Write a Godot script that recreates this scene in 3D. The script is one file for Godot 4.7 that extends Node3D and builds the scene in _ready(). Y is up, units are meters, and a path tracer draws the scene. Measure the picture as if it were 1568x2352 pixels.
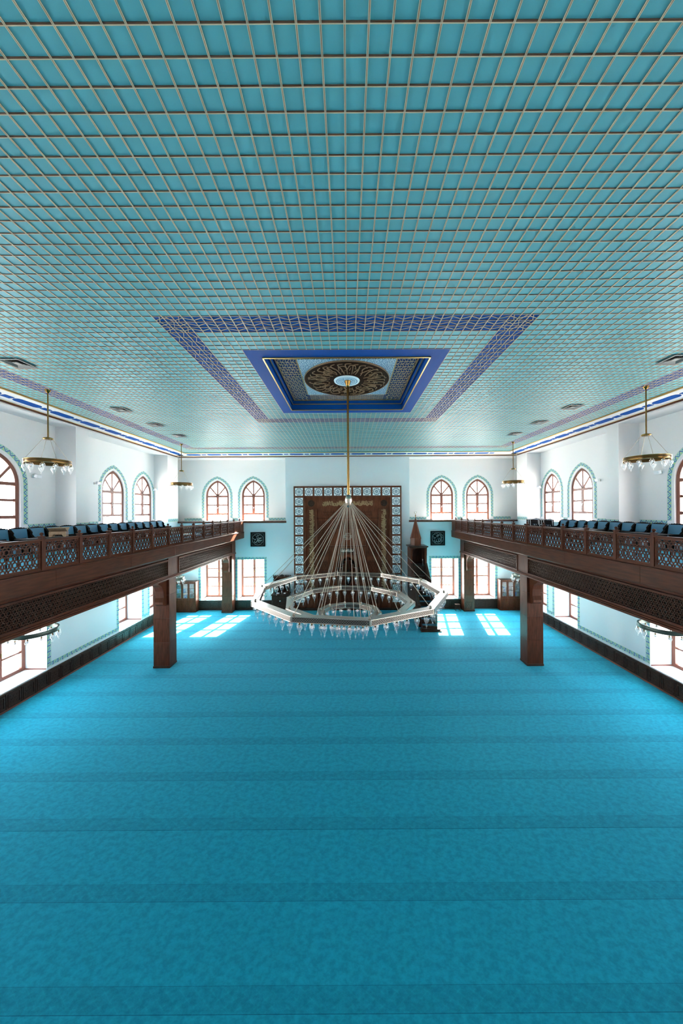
extends Node3D
# A large prayer hall seen from its rear gallery. x to the right, y up, the hall runs along -z; the lens stands at (0, 7.2, 0).

const CY := 11.37      # underside of the ceiling boards
const S := 0.2067      # pitch of the ceiling battens
const CZ := 11.03      # depth of the centre of the square ceiling
const XW := 12.46      # side walls, lower plane
const XN := 13.41      # side walls, back of the upper niches
const ZF := 23.84      # far wall, lower plane
const ZN := 24.79      # far wall, back of the upper niches
const ZB := -1.8       # rear wall
const XR := 7.61       # gallery edge
const XC := 8.26       # inner face of columns and beams
const GY := 5.71       # gallery floor
const LY := 6.5        # ledge of the upper niches
const WF := [-9.83, -7.13, 7.13, 9.83]
const WS := [0.66, 3.46, 9.63, 12.43, 18.62, 21.35]

var M := {}
var rng := RandomNumberGenerator.new()


class MB:
	var v := PackedVector3Array()
	var n := PackedVector3Array()
	var t := PackedVector2Array()
	var c := PackedColorArray()
	var col := Color.WHITE

	func tri(a: Vector3, b: Vector3, d: Vector3, na: Vector3, nb: Vector3, nd: Vector3, ua := Vector2.ZERO, ub := Vector2.ZERO, ud := Vector2.ZERO) -> void:
		if (b - a).cross(d - a).dot(na + nb + nd) > 0.0:
			v.append(a); v.append(d); v.append(b)
			n.append(na); n.append(nd); n.append(nb)
			t.append(ua); t.append(ud); t.append(ub)
		else:
			v.append(a); v.append(b); v.append(d)
			n.append(na); n.append(nb); n.append(nd)
			t.append(ua); t.append(ub); t.append(ud)
		c.append(col); c.append(col); c.append(col)

	func poly(p: Array, nr: Vector3, uv: Array = []) -> void:
		for i in range(1, p.size() - 1):
			if uv.size():
				tri(p[0], p[i], p[i + 1], nr, nr, nr, uv[0], uv[i], uv[i + 1])
			else:
				tri(p[0], p[i], p[i + 1], nr, nr, nr)

	func box(o: Vector3, s: Vector3, bev := 0.0, x := Transform3D.IDENTITY) -> void:
		var h := s / 2.0
		var g := Vector3(h.x - bev, h.y - bev, h.z - bev)
		for a in 3:
			var b := (a + 1) % 3
			var d := (a + 2) % 3
			for s1 in [-1.0, 1.0]:
				var nr := Vector3.ZERO
				nr[a] = s1
				var ps := []
				for k in [[-1, -1], [1, -1], [1, 1], [-1, 1]]:
					var p := Vector3.ZERO
					p[a] = s1 * h[a]
					p[b] = k[0] * g[b]
					p[d] = k[1] * g[d]
					ps.append(x * (o + p))
				poly(ps, x.basis * nr, [Vector2(0, 1), Vector2(1, 1), Vector2(1, 0), Vector2(0, 0)])
				if bev > 0.0:
					for s2 in [-1.0, 1.0]:
						var ne := Vector3.ZERO
						ne[a] = s1 * 0.7071
						ne[b] = s2 * 0.7071
						var pe := []
						for k in [[0, -1], [0, 1], [1, 1], [1, -1]]:
							var p := Vector3.ZERO
							p[a] = s1 * (h[a] if k[0] == 0 else g[a])
							p[b] = s2 * (g[b] if k[0] == 0 else h[b])
							p[d] = k[1] * g[d]
							pe.append(x * (o + p))
						poly(pe, x.basis * ne)
		if bev > 0.0:
			for sx in [-1.0, 1.0]:
				for sy in [-1.0, 1.0]:
					for sz in [-1.0, 1.0]:
						var q := Vector3(sx, sy, sz)
						poly([x * (o + q * Vector3(h.x, g.y, g.z)), x * (o + q * Vector3(g.x, h.y, g.z)), x * (o + q * Vector3(g.x, g.y, h.z))], x.basis * (q * 0.577))

	func span(a: Vector3, b: Vector3, bev := 0.0) -> void:    # the box between two corners
		box((a + b) / 2.0, (b - a).abs(), bev)

	func bar(p: Vector3, q: Vector3, w: float, h: float, up := Vector3.UP) -> void:
		var z := (q - p).normalized()
		var x := up.cross(z).normalized()
		var y := z.cross(x)
		box(Vector3.ZERO, Vector3(w, h, p.distance_to(q)), 0.0, Transform3D(Basis(x, y, z), (p + q) / 2.0))

	func tube(p: Vector3, q: Vector3, r1: float, r2: float, k := 8) -> void:
		var z := (q - p).normalized()
		var x := (Vector3.RIGHT if absf(z.x) < 0.9 else Vector3.UP).cross(z).normalized()
		var y := z.cross(x)
		for i in k:
			var a := x * cos(TAU * i / k) + y * sin(TAU * i / k)
			var b := x * cos(TAU * (i + 1) / k) + y * sin(TAU * (i + 1) / k)
			tri(p + a * r1, p + b * r1, q + a * r2, a, b, a)
			tri(p + b * r1, q + b * r2, q + a * r2, b, b, a)

	func lathe(pr: Array, k := 16, x := Transform3D.IDENTITY) -> void:
		var ns := []
		for i in pr.size():
			var d: Vector2 = pr[mini(i + 1, pr.size() - 1)] - pr[maxi(i - 1, 0)]
			ns.append(Vector2(-d.y, d.x).normalized())
		var sgn := 1.0
		if pr[pr.size() - 1].y > pr[0].y:
			sgn = -1.0
		for i in pr.size() - 1:
			for j in k:
				var e := []
				for q in [[i, j], [i, j + 1], [i + 1, j + 1], [i + 1, j]]:
					var a: float = TAU * q[1] / k
					var r: Vector2 = pr[q[0]]
					var m: Vector2 = ns[q[0]] * sgn
					e.append([x * Vector3(r.x * cos(a), r.y, r.x * sin(a)), x.basis * Vector3(m.x * cos(a), m.y, m.x * sin(a))])
				if pr[i].x > 1e-5:
					tri(e[0][0], e[1][0], e[2][0], e[0][1], e[1][1], e[2][1])
				if pr[i + 1].x > 1e-5:
					tri(e[0][0], e[2][0], e[3][0], e[0][1], e[2][1], e[3][1])

	func prism(pl: PackedVector2Array, w0: float, w1: float, x := Transform3D.IDENTITY) -> void:
		var ix := Geometry2D.triangulate_polygon(pl)
		for w in [w0, w1]:
			var nr: Vector3 = x.basis * Vector3(0, 0, 1.0 if (w == w1) == (w1 > w0) else -1.0)
			for i in ix.size() / 3:
				var a := pl[ix[i * 3]]
				var b := pl[ix[i * 3 + 1]]
				var d := pl[ix[i * 3 + 2]]
				tri(x * Vector3(a.x, a.y, w), x * Vector3(b.x, b.y, w), x * Vector3(d.x, d.y, w), nr, nr, nr, a, b, d)
		var cw := -1.0 if Geometry2D.is_polygon_clockwise(pl) else 1.0
		for i in pl.size():
			var a := pl[i]
			var b := pl[(i + 1) % pl.size()]
			var e := (b - a).normalized() * cw
			poly([x * Vector3(a.x, a.y, w0), x * Vector3(b.x, b.y, w0), x * Vector3(b.x, b.y, w1), x * Vector3(a.x, a.y, w1)], x.basis * Vector3(e.y, -e.x, 0))

	func rect(u0: float, u1: float, v0: float, v1: float, w0: float, w1: float, x := Transform3D.IDENTITY) -> void:
		box(Vector3((u0 + u1) / 2, (v0 + v1) / 2, (w0 + w1) / 2), Vector3(absf(u1 - u0), absf(v1 - v0), absf(w1 - w0)), 0.0, x)

	func ribbon(p: Array, w: float, dep: float, x := Transform3D.IDENTITY) -> void:    # a raised brush stroke through points
		var last := Vector2.ZERO
		var m := p.size()
		var first := true
		for i in m - 1:
			var p0: Vector2 = p[maxi(i - 1, 0)]
			var p1: Vector2 = p[i]
			var p2: Vector2 = p[i + 1]
			var p3: Vector2 = p[mini(i + 2, m - 1)]
			for k in 4:
				var q := p1.cubic_interpolate(p2, p0, p3, (k + 1) / 4.0)
				if first:
					last = p1
					first = false
				var d := q - last
				var f := (i + (k + 1) / 4.0) / (m - 1.0)
				var ww := w * (0.45 + 0.75 * sin(PI * clampf(f * 0.8 + 0.12, 0, 1)))
				if d.length() > 1e-5:
					var ang := d.angle()
					box(Vector3.ZERO, Vector3(d.length() + ww * 0.35, ww, dep), 0.0, x * Transform3D(Basis(Vector3(0, 0, 1), ang), Vector3((q.x + last.x) / 2, (q.y + last.y) / 2, dep / 2)))
				last = q


# ---------------------------------------------------------------- helpers
func mk(parts: Array) -> ArrayMesh:
	var am := ArrayMesh.new()
	for p in parts:
		var b: MB = p[0]
		if b.v.size() == 0:
			continue
		var a := []
		a.resize(Mesh.ARRAY_MAX)
		a[Mesh.ARRAY_VERTEX] = b.v
		a[Mesh.ARRAY_NORMAL] = b.n
		a[Mesh.ARRAY_TEX_UV] = b.t
		a[Mesh.ARRAY_COLOR] = b.c
		am.add_surface_from_arrays(Mesh.PRIMITIVE_TRIANGLES, a)
		am.surface_set_material(am.get_surface_count() - 1, p[1])
	return am


func put(parent: Node3D, called: String, mesh: Mesh, x := Transform3D.IDENTITY, kind := "") -> MeshInstance3D:
	var o := MeshInstance3D.new()
	o.name = called
	o.mesh = mesh
	o.transform = x
	if kind != "":
		o.set_meta("kind", kind)
	parent.add_child(o, true)
	return o


func part(parent: Node3D, called: String, b: MB, m: Material, x := Transform3D.IDENTITY, kind := "") -> MeshInstance3D:
	return put(parent, called, mk([[b, m]]), x, kind)


func thing(called: String, label: String, cat: String, x := Transform3D.IDENTITY, group := "", kind := "") -> Node3D:
	var o := Node3D.new()
	o.name = called
	o.transform = x
	tag(o, label, cat, group, kind)
	add_child(o, true)
	return o


func tag(o: Node3D, label: String, cat: String, group := "", kind := "") -> void:
	o.set_meta("label", label)
	o.set_meta("category", cat)
	if group != "":
		o.set_meta("group", group)
	if kind != "":
		o.set_meta("kind", kind)


func dup(o: Node3D, called: String, x: Transform3D, label: String) -> Node3D:
	var r: Node3D = o.duplicate()
	r.name = called
	r.transform = x
	r.set_meta("label", label)
	add_child(r, true)
	return r


func at(x: float, y: float, z: float, turn := 0.0) -> Transform3D:    # z is depth away from the lens
	return Transform3D(Basis(Vector3.UP, turn), Vector3(x, y, -z))


func flat(rgb: Color, rough := 0.8, metal := 0.0, spec := 0.5) -> StandardMaterial3D:
	var m := StandardMaterial3D.new()
	m.albedo_color = rgb
	m.roughness = rough
	m.metallic = metal
	m.metallic_specular = spec
	return m


func noise(freq: float, cols: Array, offs: Array, oct := 4, size := 256, gain := 0.5) -> NoiseTexture2D:
	var f := FastNoiseLite.new()
	f.noise_type = FastNoiseLite.TYPE_SIMPLEX_SMOOTH
	f.fractal_gain = gain
	f.frequency = freq
	f.fractal_octaves = oct
	f.seed = 1
	var g := Gradient.new()
	g.offsets = PackedFloat32Array(offs)
	g.colors = PackedColorArray(cols)
	var t := NoiseTexture2D.new()
	t.width = size
	t.height = size
	t.seamless = true
	t.noise = f
	t.color_ramp = g
	return t


func wood(a: Color, b: Color, scl: Vector3, rough := 0.38) -> StandardMaterial3D:
	var m := flat(Color.WHITE, rough, 0.0, 0.28)
	m.albedo_texture = noise(0.02, [a, a.lerp(b, 0.6), b], [0.15, 0.5, 0.85])
	m.uv1_triplanar = true
	m.uv1_world_triplanar = true
	m.uv1_scale = scl
	return m


func tex(w: int, h: int, f: Callable) -> ImageTexture:
	var im := Image.create(w, h, false, Image.FORMAT_RGBA8)
	for y in h:
		for x in w:
			im.set_pixel(x, y, (f as Callable).call(float(x) / w, float(y) / h))
	return ImageTexture.create_from_image(im)


func c8(r: int, g: int, b: int) -> Color:
	return Color(r / 255.0, g / 255.0, b / 255.0)


func arch(hw: float, sp: float, off := 0.0, k := 10) -> Array:    # pointed arch, left springing to right springing
	var c := hw * 0.445
	var r := hw + c + off
	var top := acos(c / r)
	var l := []
	for i in k + 1:
		var p := top * i / k
		l.append(Vector2(c - r * cos(p), sp + r * sin(p)))
	for i in range(k - 1, -1, -1):
		l.append(Vector2(-l[i].x, l[i].y))
	return l


# a wall in (u, v, depth); openings [centre, half width, bottom, top, arched]
func wall(b: MB, x: Transform3D, u0: float, u1: float, v0: float, v1: float, th: float, ops: Array) -> void:
	var cur := u0
	for o in ops:
		var a: float = o[0] - o[1]
		var e: float = o[0] + o[1]
		b.rect(cur, a, v0, v1, 0, th, x)
		if o[2] > v0:
			b.rect(a, e, v0, o[2], 0, th, x)
		if o[4]:
			var pl := PackedVector2Array([Vector2(a, v1)])
			for p in arch(o[1], o[3]):
				pl.append(Vector2(o[0] + p.x, p.y))
			pl.append(Vector2(e, v1))
			b.prism(pl, 0, th, x)
		else:
			b.rect(a, e, o[3], v1, 0, th, x)
		cur = e
	b.rect(cur, u1, v0, v1, 0, th, x)


# strapwork of three families of paired bars inside a rectangle centred on the origin
func lattice(b: MB, w: float, h: float, a: float, del: float, bw: float, dep: float, x := Transform3D.IDENTITY) -> void:
	var h0 := a * 0.8660254
	for k in 3:
		var ang := PI / 3 * k
		var d := Vector2(cos(ang), sin(ang))
		var nr := Vector2(-d.y, d.x)
		var top := int((w + h) / h0) + 1
		for m in range(-top, top):
			for s in [-1.0, 1.0]:
				var o: Vector2 = nr * ((m + 0.5) * h0 + s * del)
				var t0 := -1e9
				var t1 := 1e9
				var ok := true
				for ax in 2:
					var lim := (w if ax == 0 else h) / 2
					if absf(d[ax]) < 1e-6:
						if absf(o[ax]) > lim:
							ok = false
					else:
						var q0: float = (-lim - o[ax]) / d[ax]
						var q1: float = (lim - o[ax]) / d[ax]
						t0 = maxf(t0, minf(q0, q1))
						t1 = minf(t1, maxf(q0, q1))
				if ok and t1 - t0 > bw:
					var mid: Vector2 = o + d * (t0 + t1) / 2
					b.box(Vector3.ZERO, Vector3(t1 - t0, bw, dep * (1.0 - 0.04 * k)), 0.0, x * Transform3D(Basis(Vector3(0, 0, 1), ang), Vector3(mid.x, mid.y, 0)))


# pierced hexagons on a triangular net, joined at the corners, inside a rectangle centred on the origin
func star_lattice(b: MB, w: float, h: float, a: float, bw: float, dep: float, x := Transform3D.IDENTITY) -> void:
	var rr := a * 0.37
	var rows := int(h / 2 / (a * 0.866)) + 1
	var cols := int(w / 2 / a) + 1
	for j in range(-rows, rows + 1):
		for i in range(-cols, cols + 1):
			var o := Vector2((i + (0.5 if j & 1 else 0.0)) * a, j * a * 0.866)
			for k in 6:
				var d0 := Vector2(cos(PI / 3 * k + PI / 6), sin(PI / 3 * k + PI / 6))
				var d1 := Vector2(cos(PI / 3 * k + PI / 2), sin(PI / 3 * k + PI / 2))
				clipped_bar(b, o + d0 * rr, o + d1 * rr, w, h, bw, dep, x)
				clipped_bar(b, o + d0 * rr, o + d0 * a * 0.577, w, h, bw, dep * 0.96, x)


func clipped_bar(b: MB, p: Vector2, q: Vector2, w: float, h: float, bw: float, dep: float, x: Transform3D) -> void:
	var t0 := 0.0
	var t1 := 1.0
	var d := q - p
	for ax in 2:
		var lim := (w if ax == 0 else h) / 2
		if absf(d[ax]) < 1e-6:
			if absf(p[ax]) > lim:
				return
			continue
		var q0 := (-lim - p[ax]) / d[ax]
		var q1 := (lim - p[ax]) / d[ax]
		t0 = maxf(t0, minf(q0, q1))
		t1 = minf(t1, maxf(q0, q1))
	if t1 - t0 < 0.02:
		return
	var m := p + d * (t0 + t1) / 2
	b.box(Vector3.ZERO, Vector3(d.length() * (t1 - t0) + bw * 0.4, bw, dep), 0.0, x * Transform3D(Basis(Vector3(0, 0, 1), d.angle()), Vector3(m.x, m.y, 0)))


# a line of raised script-like strokes, w by h, centred
func script_line(b: MB, w: float, h: float, x := Transform3D.IDENTITY, weight := 0.1) -> void:
	var u := w / 2 - h * 0.2
	var sw := h * weight
	while u > -w / 2 + h * 0.25:
		var k := rng.randi() % 5
		var g := h * rng.randf_range(0.24, 0.4)
		if k == 0:
			b.ribbon([Vector2(u, h * 0.42), Vector2(u - h * 0.03, 0), Vector2(u - h * 0.06, -h * 0.3)], sw, 0.02, x)
			g *= 0.6
		elif k == 1:
			b.ribbon([Vector2(u, h * 0.05), Vector2(u - g * 0.2, -h * 0.32), Vector2(u - g * 0.9, -h * 0.34), Vector2(u - g * 1.2, h * 0.02)], sw, 0.02, x)
		elif k == 2:
			b.ribbon([Vector2(u, -h * 0.2), Vector2(u - g * 0.3, h * 0.12), Vector2(u - g * 0.6, -h * 0.12), Vector2(u - g * 0.1, -h * 0.2), Vector2(u - g, -h * 0.28)], sw, 0.02, x)
		elif k == 3:
			b.ribbon([Vector2(u + g * 0.3, h * 0.36), Vector2(u - g * 0.2, h * 0.2), Vector2(u - g * 0.9, h * 0.3)], sw * 0.8, 0.02, x)
			b.ribbon([Vector2(u, 0), Vector2(u - g * 0.4, -h * 0.16), Vector2(u - g, -h * 0.1)], sw, 0.02, x)
		else:
			b.ribbon([Vector2(u, h * 0.4), Vector2(u - g * 0.2, -h * 0.1), Vector2(u - g * 0.8, -h * 0.22), Vector2(u - g, h * 0.38)], sw, 0.02, x)
		b.ribbon([Vector2(u - g * 0.3, h * 0.36 - rng.randf() * h * 0.8), Vector2(u - g * 0.3 - sw, h * 0.3 - rng.randf() * h * 0.6)], sw * 0.7, 0.02, x)
		u -= g


func bake_materials() -> void:
	M.white = flat(c8(217, 218, 218), 0.75)
	M.paint = flat(c8(204, 216, 219), 0.7)
	M.marble = flat(c8(240, 240, 240), 0.12)
	M.marble.albedo_texture = noise(0.01, [c8(222, 224, 226), c8(248, 248, 248)], [0.3, 0.6])
	M.marble.uv1_triplanar = true
	M.marble.uv1_world_triplanar = true
	M.wood = wood(c8(68, 33, 19), c8(90, 48, 30), Vector3(2.2, 2.2, 0.25))
	M.wood_tall = wood(c8(68, 34, 21), c8(92, 50, 33), Vector3(2.2, 0.25, 2.2))
	M.wood_wide = wood(c8(68, 33, 20), c8(90, 48, 31), Vector3(0.25, 2.2, 2.2))
	M.portal = wood(c8(84, 45, 29), c8(114, 66, 45), Vector3(2.2, 0.25, 2.2))
	M.script = flat(c8(184, 152, 112), 0.45, 0.3)
	M.dark = wood(c8(50, 34, 27), c8(68, 48, 39), Vector3(1.2, 1.2, 1.2), 0.35)
	M.black = flat(c8(20, 14, 12), 0.6, 0.0, 0.2)
	M.frame = flat(c8(114, 65, 50), 0.4)
	M.gold = flat(c8(206, 170, 104), 0.3, 0.9)
	M.letter = flat(c8(150, 120, 90), 0.45, 0.3)
	M.brass = flat(c8(160, 122, 66), 0.24, 1.0)
	M.silver = flat(c8(200, 190, 178), 0.25, 1.0)
	M.chain = flat(c8(178, 164, 148), 0.4, 0.5)
	M.blue = flat(c8(6, 74, 150), 0.6, 0.0, 0.2)
	M.navy = flat(c8(16, 58, 124), 0.6, 0.0, 0.2)
	M.bronze = flat(c8(98, 76, 46), 0.28, 0.9)
	M.carved = flat(c8(74, 46, 33), 0.45, 0.0, 0.3)
	M.patina = flat(c8(74, 86, 80), 0.35, 0.7)
	M.teal = flat(c8(87, 168, 179), 0.5, 0.0, 0.45)
	M.chair = flat(c8(80, 126, 152), 0.75)
	M.steel = flat(c8(150, 150, 150), 0.35, 0.8)
	M.grille = flat(c8(120, 122, 120), 0.5)
	M.tone = flat(Color.WHITE, 0.5)
	M.tone.vertex_color_use_as_albedo = true
	M.pane = flat(Color(1, 1, 1, 0.05), 0.0)
	M.pane.transparency = BaseMaterial3D.TRANSPARENCY_ALPHA
	M.glass = flat(Color(0.9, 0.94, 0.97, 0.1), 0.02)
	M.glass.transparency = BaseMaterial3D.TRANSPARENCY_ALPHA
	M.glass.metallic_specular = 0.75
	M.bulb = flat(c8(225, 226, 230), 0.4)
	# painted border of zigzag leaves
	M.border = flat(Color.WHITE, 0.7)
	M.border.albedo_texture = tex(64, 64, func(x: float, y: float) -> Color:
		var z := 0.12 + 0.76 * absf(2.0 * x - 1.0)
		var q := 1.0 - y
		if y < 0.05 or y > 0.95:
			return c8(150, 176, 140)
		if absf(q - z) < 0.12 and q > 0.08 and q < 0.94:
			return c8(52, 84, 160)
		if Vector2(x - 0.5, (q - 0.66) * 0.9).length() < 0.13:
			return c8(92, 150, 170)
		if absf(x) < 0.08 or absf(x - 1) < 0.08:
			return c8(176, 190, 140)
		return c8(128, 188, 166) if q < z else c8(166, 204, 188))
	# glazed tile with an eight-fold star
	M.tile = flat(Color.WHITE, 0.25)
	M.tile.albedo_texture = tex(128, 128, func(x: float, y: float) -> Color:
		var p := Vector2(x, y) * 2.0 - Vector2.ONE
		var r := p.length()
		var a := p.angle()
		var w := c8(222, 232, 234)
		var k := c8(40, 54, 70)
		if maxf(absf(p.x), absf(p.y)) > 0.95:
			return c8(180, 196, 200)
		if r * (1.0 + 0.1 * cos(8 * a)) > 0.9:
			return w
		if r < 0.2:
			return c8(170, 186, 196)
		var b := fposmod(a + PI / 8, PI / 4) - PI / 8
		if Vector2(r * cos(b) - 0.5, r * sin(b)).length() < 0.165:
			return w
		var e := fposmod(a, PI / 4) - PI / 8
		if Vector2(r * cos(e) - 0.74, r * sin(e)).length() < 0.15:
			return c8(196, 212, 218)
		if absf(r - 0.3) < 0.04:
			return c8(128, 146, 160)
		return k)
	# pale blue arabesque tiling round the medallion
	M.mosaic = flat(Color.WHITE, 0.4)
	M.mosaic.albedo_texture = noise(0.045, [c8(30, 96, 150), c8(88, 170, 206), c8(225, 242, 246), c8(240, 250, 250)], [0.3, 0.46, 0.56, 0.8], 2)
	M.mosaic.uv1_triplanar = true
	M.mosaic.uv1_scale = Vector3(2.2, 2.2, 2.2)
	# pierced metal of the chandelier rings
	M.fret = flat(Color.WHITE, 0.3)
	M.fret.metallic = 0.7
	M.fret.albedo_texture = tex(64, 64, func(x: float, y: float) -> Color:
		var best := 9.0
		for o in [Vector2(0, 0), Vector2(1, 0), Vector2(0, 1), Vector2(1, 1), Vector2(0.5, 0.5)]:
			best = minf(best, Vector2(x - o.x, (y - o.y)).length())
		for o in [Vector2(0.5, 0), Vector2(0.5, 1), Vector2(0, 0.5), Vector2(1, 0.5)]:
			best = minf(best, Vector2(x - o.x, (y - o.y)).length() + 0.1)
		return c8(26, 21, 22) if best < 0.26 else c8(146, 138, 130))
	M.fret.uv1_scale = Vector3(1, 1, 1)
	# carpet: nap, and the patterned row band (the lower part of the tile)
	M.carpet = flat(Color.WHITE, 0.95)
	M.carpet.metallic_specular = 0.2
	M.carpet.rim_enabled = true
	M.carpet.rim = 0.2
	M.carpet.rim_tint = 0.6
	M.carpet.albedo_texture = tex(128, 512, func(x: float, y: float) -> Color:
		var base := c8(22, 166, 194)
		var line := c8(20, 154, 182)
		var bv := (1.0 - y) * 1.35 / 0.29
		if y > 0.997:
			return c8(16, 92, 122)
		if bv > 1.0:
			return base
		if bv > 0.975 or bv < 0.03:
			return c8(16, 130, 156)
		var px := x * 2.0 * TAU
		var py := bv * 2.0 * TAU
		var g := cos(px) + cos(py)
		var f := cos(px * 2.0) * cos(py * 2.0) - 0.3 * cos(px) * cos(py)
		if absf(g) < 0.12 or absf(f) < 0.09:
			return c8(22, 164, 190)
		return line)
	M.carpet.detail_enabled = true
	M.carpet.detail_blend_mode = BaseMaterial3D.BLEND_MODE_MUL
	M.carpet.detail_uv_layer = BaseMaterial3D.DETAIL_UV_2
	M.carpet.detail_albedo = noise(0.012, [c8(214, 224, 227), c8(238, 242, 243), c8(255, 255, 255)], [0.25, 0.5, 0.75], 7, 1024, 0.72)
	M.carpet.uv2_triplanar = true
	M.carpet.uv2_world_triplanar = true
	M.carpet.uv2_scale = Vector3(0.42, 0.42, 0.6)
	M.step = flat(c8(34, 96, 118), 0.95)
	M.rug = flat(c8(60, 160, 190), 0.95)
	M.book = flat(c8(70, 40, 34), 0.6)


func _ready() -> void:
	rng.seed = 7
	# ---- lens, sky, sun, exposure
	var cam := Camera3D.new()
	cam.name = "camera"
	cam.projection = Camera3D.PROJECTION_FRUSTUM
	cam.near = 0.05
	cam.far = 200.0
	cam.size = 0.05 * 2352.0 / 745.0
	cam.frustum_offset = Vector2(-14.0, -2.0) / 745.0 * 0.05
	cam.position = Vector3(0, 7.2, 0)
	cam.rotation_degrees = Vector3(0, 0, -0.35)
	add_child(cam)
	cam.current = true
	var env := Environment.new()
	env.background_mode = Environment.BG_SKY
	var sky := ProceduralSkyMaterial.new()
	sky.sky_top_color = c8(200, 218, 240)
	sky.sky_horizon_color = c8(250, 250, 250)
	sky.ground_bottom_color = c8(205, 205, 200)
	sky.ground_horizon_color = c8(225, 225, 222)
	sky.sky_energy_multiplier = 1.0
	sky.ground_energy_multiplier = 1.5
	env.sky = Sky.new()
	env.sky.sky_material = sky
	env.background_energy_multiplier = 9.0
	env.tonemap_mode = Environment.TONE_MAPPER_LINEAR
	env.tonemap_exposure = 3.12
	env.sdfgi_enabled = true
	env.ssao_enabled = true
	env.ssil_enabled = true
	var we := WorldEnvironment.new()
	we.name = "sky"
	we.environment = env
	add_child(we)
	var sun := DirectionalLight3D.new()
	sun.name = "sun"
	sun.light_energy = 26.0
	sun.light_color = Color(1.0, 0.95, 0.86)
	sun.light_angular_distance = 0.6
	sun.shadow_enabled = true
	add_child(sun)
	sun.look_at_from_position(Vector3.ZERO, Vector3(-0.21, -0.58, 1.0))

	bake_materials()
	build_floor()
	build_walls()
	build_windows()
	build_ceiling()
	build_cornice()
	build_medallion()
	for s in [-1.0, 1.0]:
		build_gallery(s)
		build_columns(s)
		build_wainscot(s)
	build_portal()
	build_pulpit()
	build_lectern()
	build_cases()
	build_chandelier()
	build_small_chandeliers()
	build_chairs()
	build_small_things()


# ---------------------------------------------------------------- the shell
func build_floor() -> void:
	var f := thing("floor", "concrete floor slab under the turquoise carpet", "floor", Transform3D.IDENTITY, "", "structure")
	var b := MB.new()
	b.span(Vector3(-14, -0.4, 2.4), Vector3(14, -0.02, -25.6))
	part(f, "slab", b, M.white)
	var c := thing("carpet", "turquoise fitted carpet with darker patterned row bands across the hall floor", "carpet")
	var z0 := -4.81
	while z0 < 23.8:
		var a := maxf(z0, ZB)
		var e := minf(z0 + 4.05, ZF - 0.05)
		var m := MB.new()
		var v0 := -(a - z0) / 1.35
		var v1 := -(e - z0) / 1.35
		var u := XW / 0.46
		var g := 0.003
		m.poly([Vector3(-XW + 0.03, 0, -a - g), Vector3(XW - 0.03, 0, -a - g), Vector3(XW - 0.03, 0, -e + g), Vector3(-XW + 0.03, 0, -e + g)], Vector3.UP,
			[Vector2(-u, v0), Vector2(u, v0), Vector2(u, v1), Vector2(-u, v1)])
		for q in [[-a - g, 1.0], [-e + g, -1.0]]:
			m.poly([Vector3(-XW + 0.03, 0, q[0]), Vector3(XW - 0.03, 0, q[0]), Vector3(XW - 0.03, -0.02, q[0]), Vector3(-XW + 0.03, -0.02, q[0])], Vector3(0, 0, q[1]), [Vector2(0, -0.5), Vector2(1, -0.5), Vector2(1, -0.5), Vector2(0, -0.5)])
		part(c, "carpet_strip", m, M.carpet)
		z0 += 4.05


func side_t(s: float) -> Transform3D:    # u = depth, v = height, w = into the wall
	return Transform3D(Basis(Vector3(0, 0, -1), Vector3.UP, Vector3(s, 0, 0)), Vector3(s * XW, 0, 0))


# flat painted border: along a polyline of points with given outward offsets
func border_line(b: MB, x: Transform3D, inner: Array, outer: Array, flip := false) -> void:
	var u := 0.0
	for i in inner.size() - 1:
		var a: Vector2 = inner[i]
		var d: Vector2 = inner[i + 1]
		var ao: Vector2 = outer[i]
		var dn: Vector2 = outer[i + 1]
		var l := ((ao + a) / 2).distance_to((dn + d) / 2) / 0.24
		var y0 := 1.0 if flip else 0.0
		b.poly([x * Vector3(a.x, a.y, 0), x * Vector3(d.x, d.y, 0), x * Vector3(dn.x, dn.y, 0), x * Vector3(ao.x, ao.y, 0)], x.basis * Vector3(0, 0, -1),
			[Vector2(u, 1 - y0), Vector2(u + l, 1 - y0), Vector2(u + l, y0), Vector2(u, y0)])
		u += l


func arch_border(b: MB, x: Transform3D, c: float, base: float) -> void:
	var i := [Vector2(c - 1.0, base)]
	var o := [Vector2(c - 1.18, base)]
	for p in arch(0.88, 8.4, 0.12):
		i.append(Vector2(c + p.x, p.y))
	for p in arch(0.88, 8.4, 0.30):
		o.append(Vector2(c + p.x, p.y))
	i.append(Vector2(c + 1.0, base))
	o.append(Vector2(c + 1.18, base))
	border_line(b, x, i, o)


func low_border(b: MB, x: Transform3D, c: float) -> void:
	var h := 0.975
	border_line(b, x, [Vector2(c - h - 0.01, 0.8), Vector2(c - h - 0.01, 3.69), Vector2(c + h + 0.01, 3.69), Vector2(c + h + 0.01, 0.8)],
		[Vector2(c - h - 0.19, 0.98), Vector2(c - h - 0.19, 3.87), Vector2(c + h + 0.19, 3.87), Vector2(c + h + 0.19, 0.98)])


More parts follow.
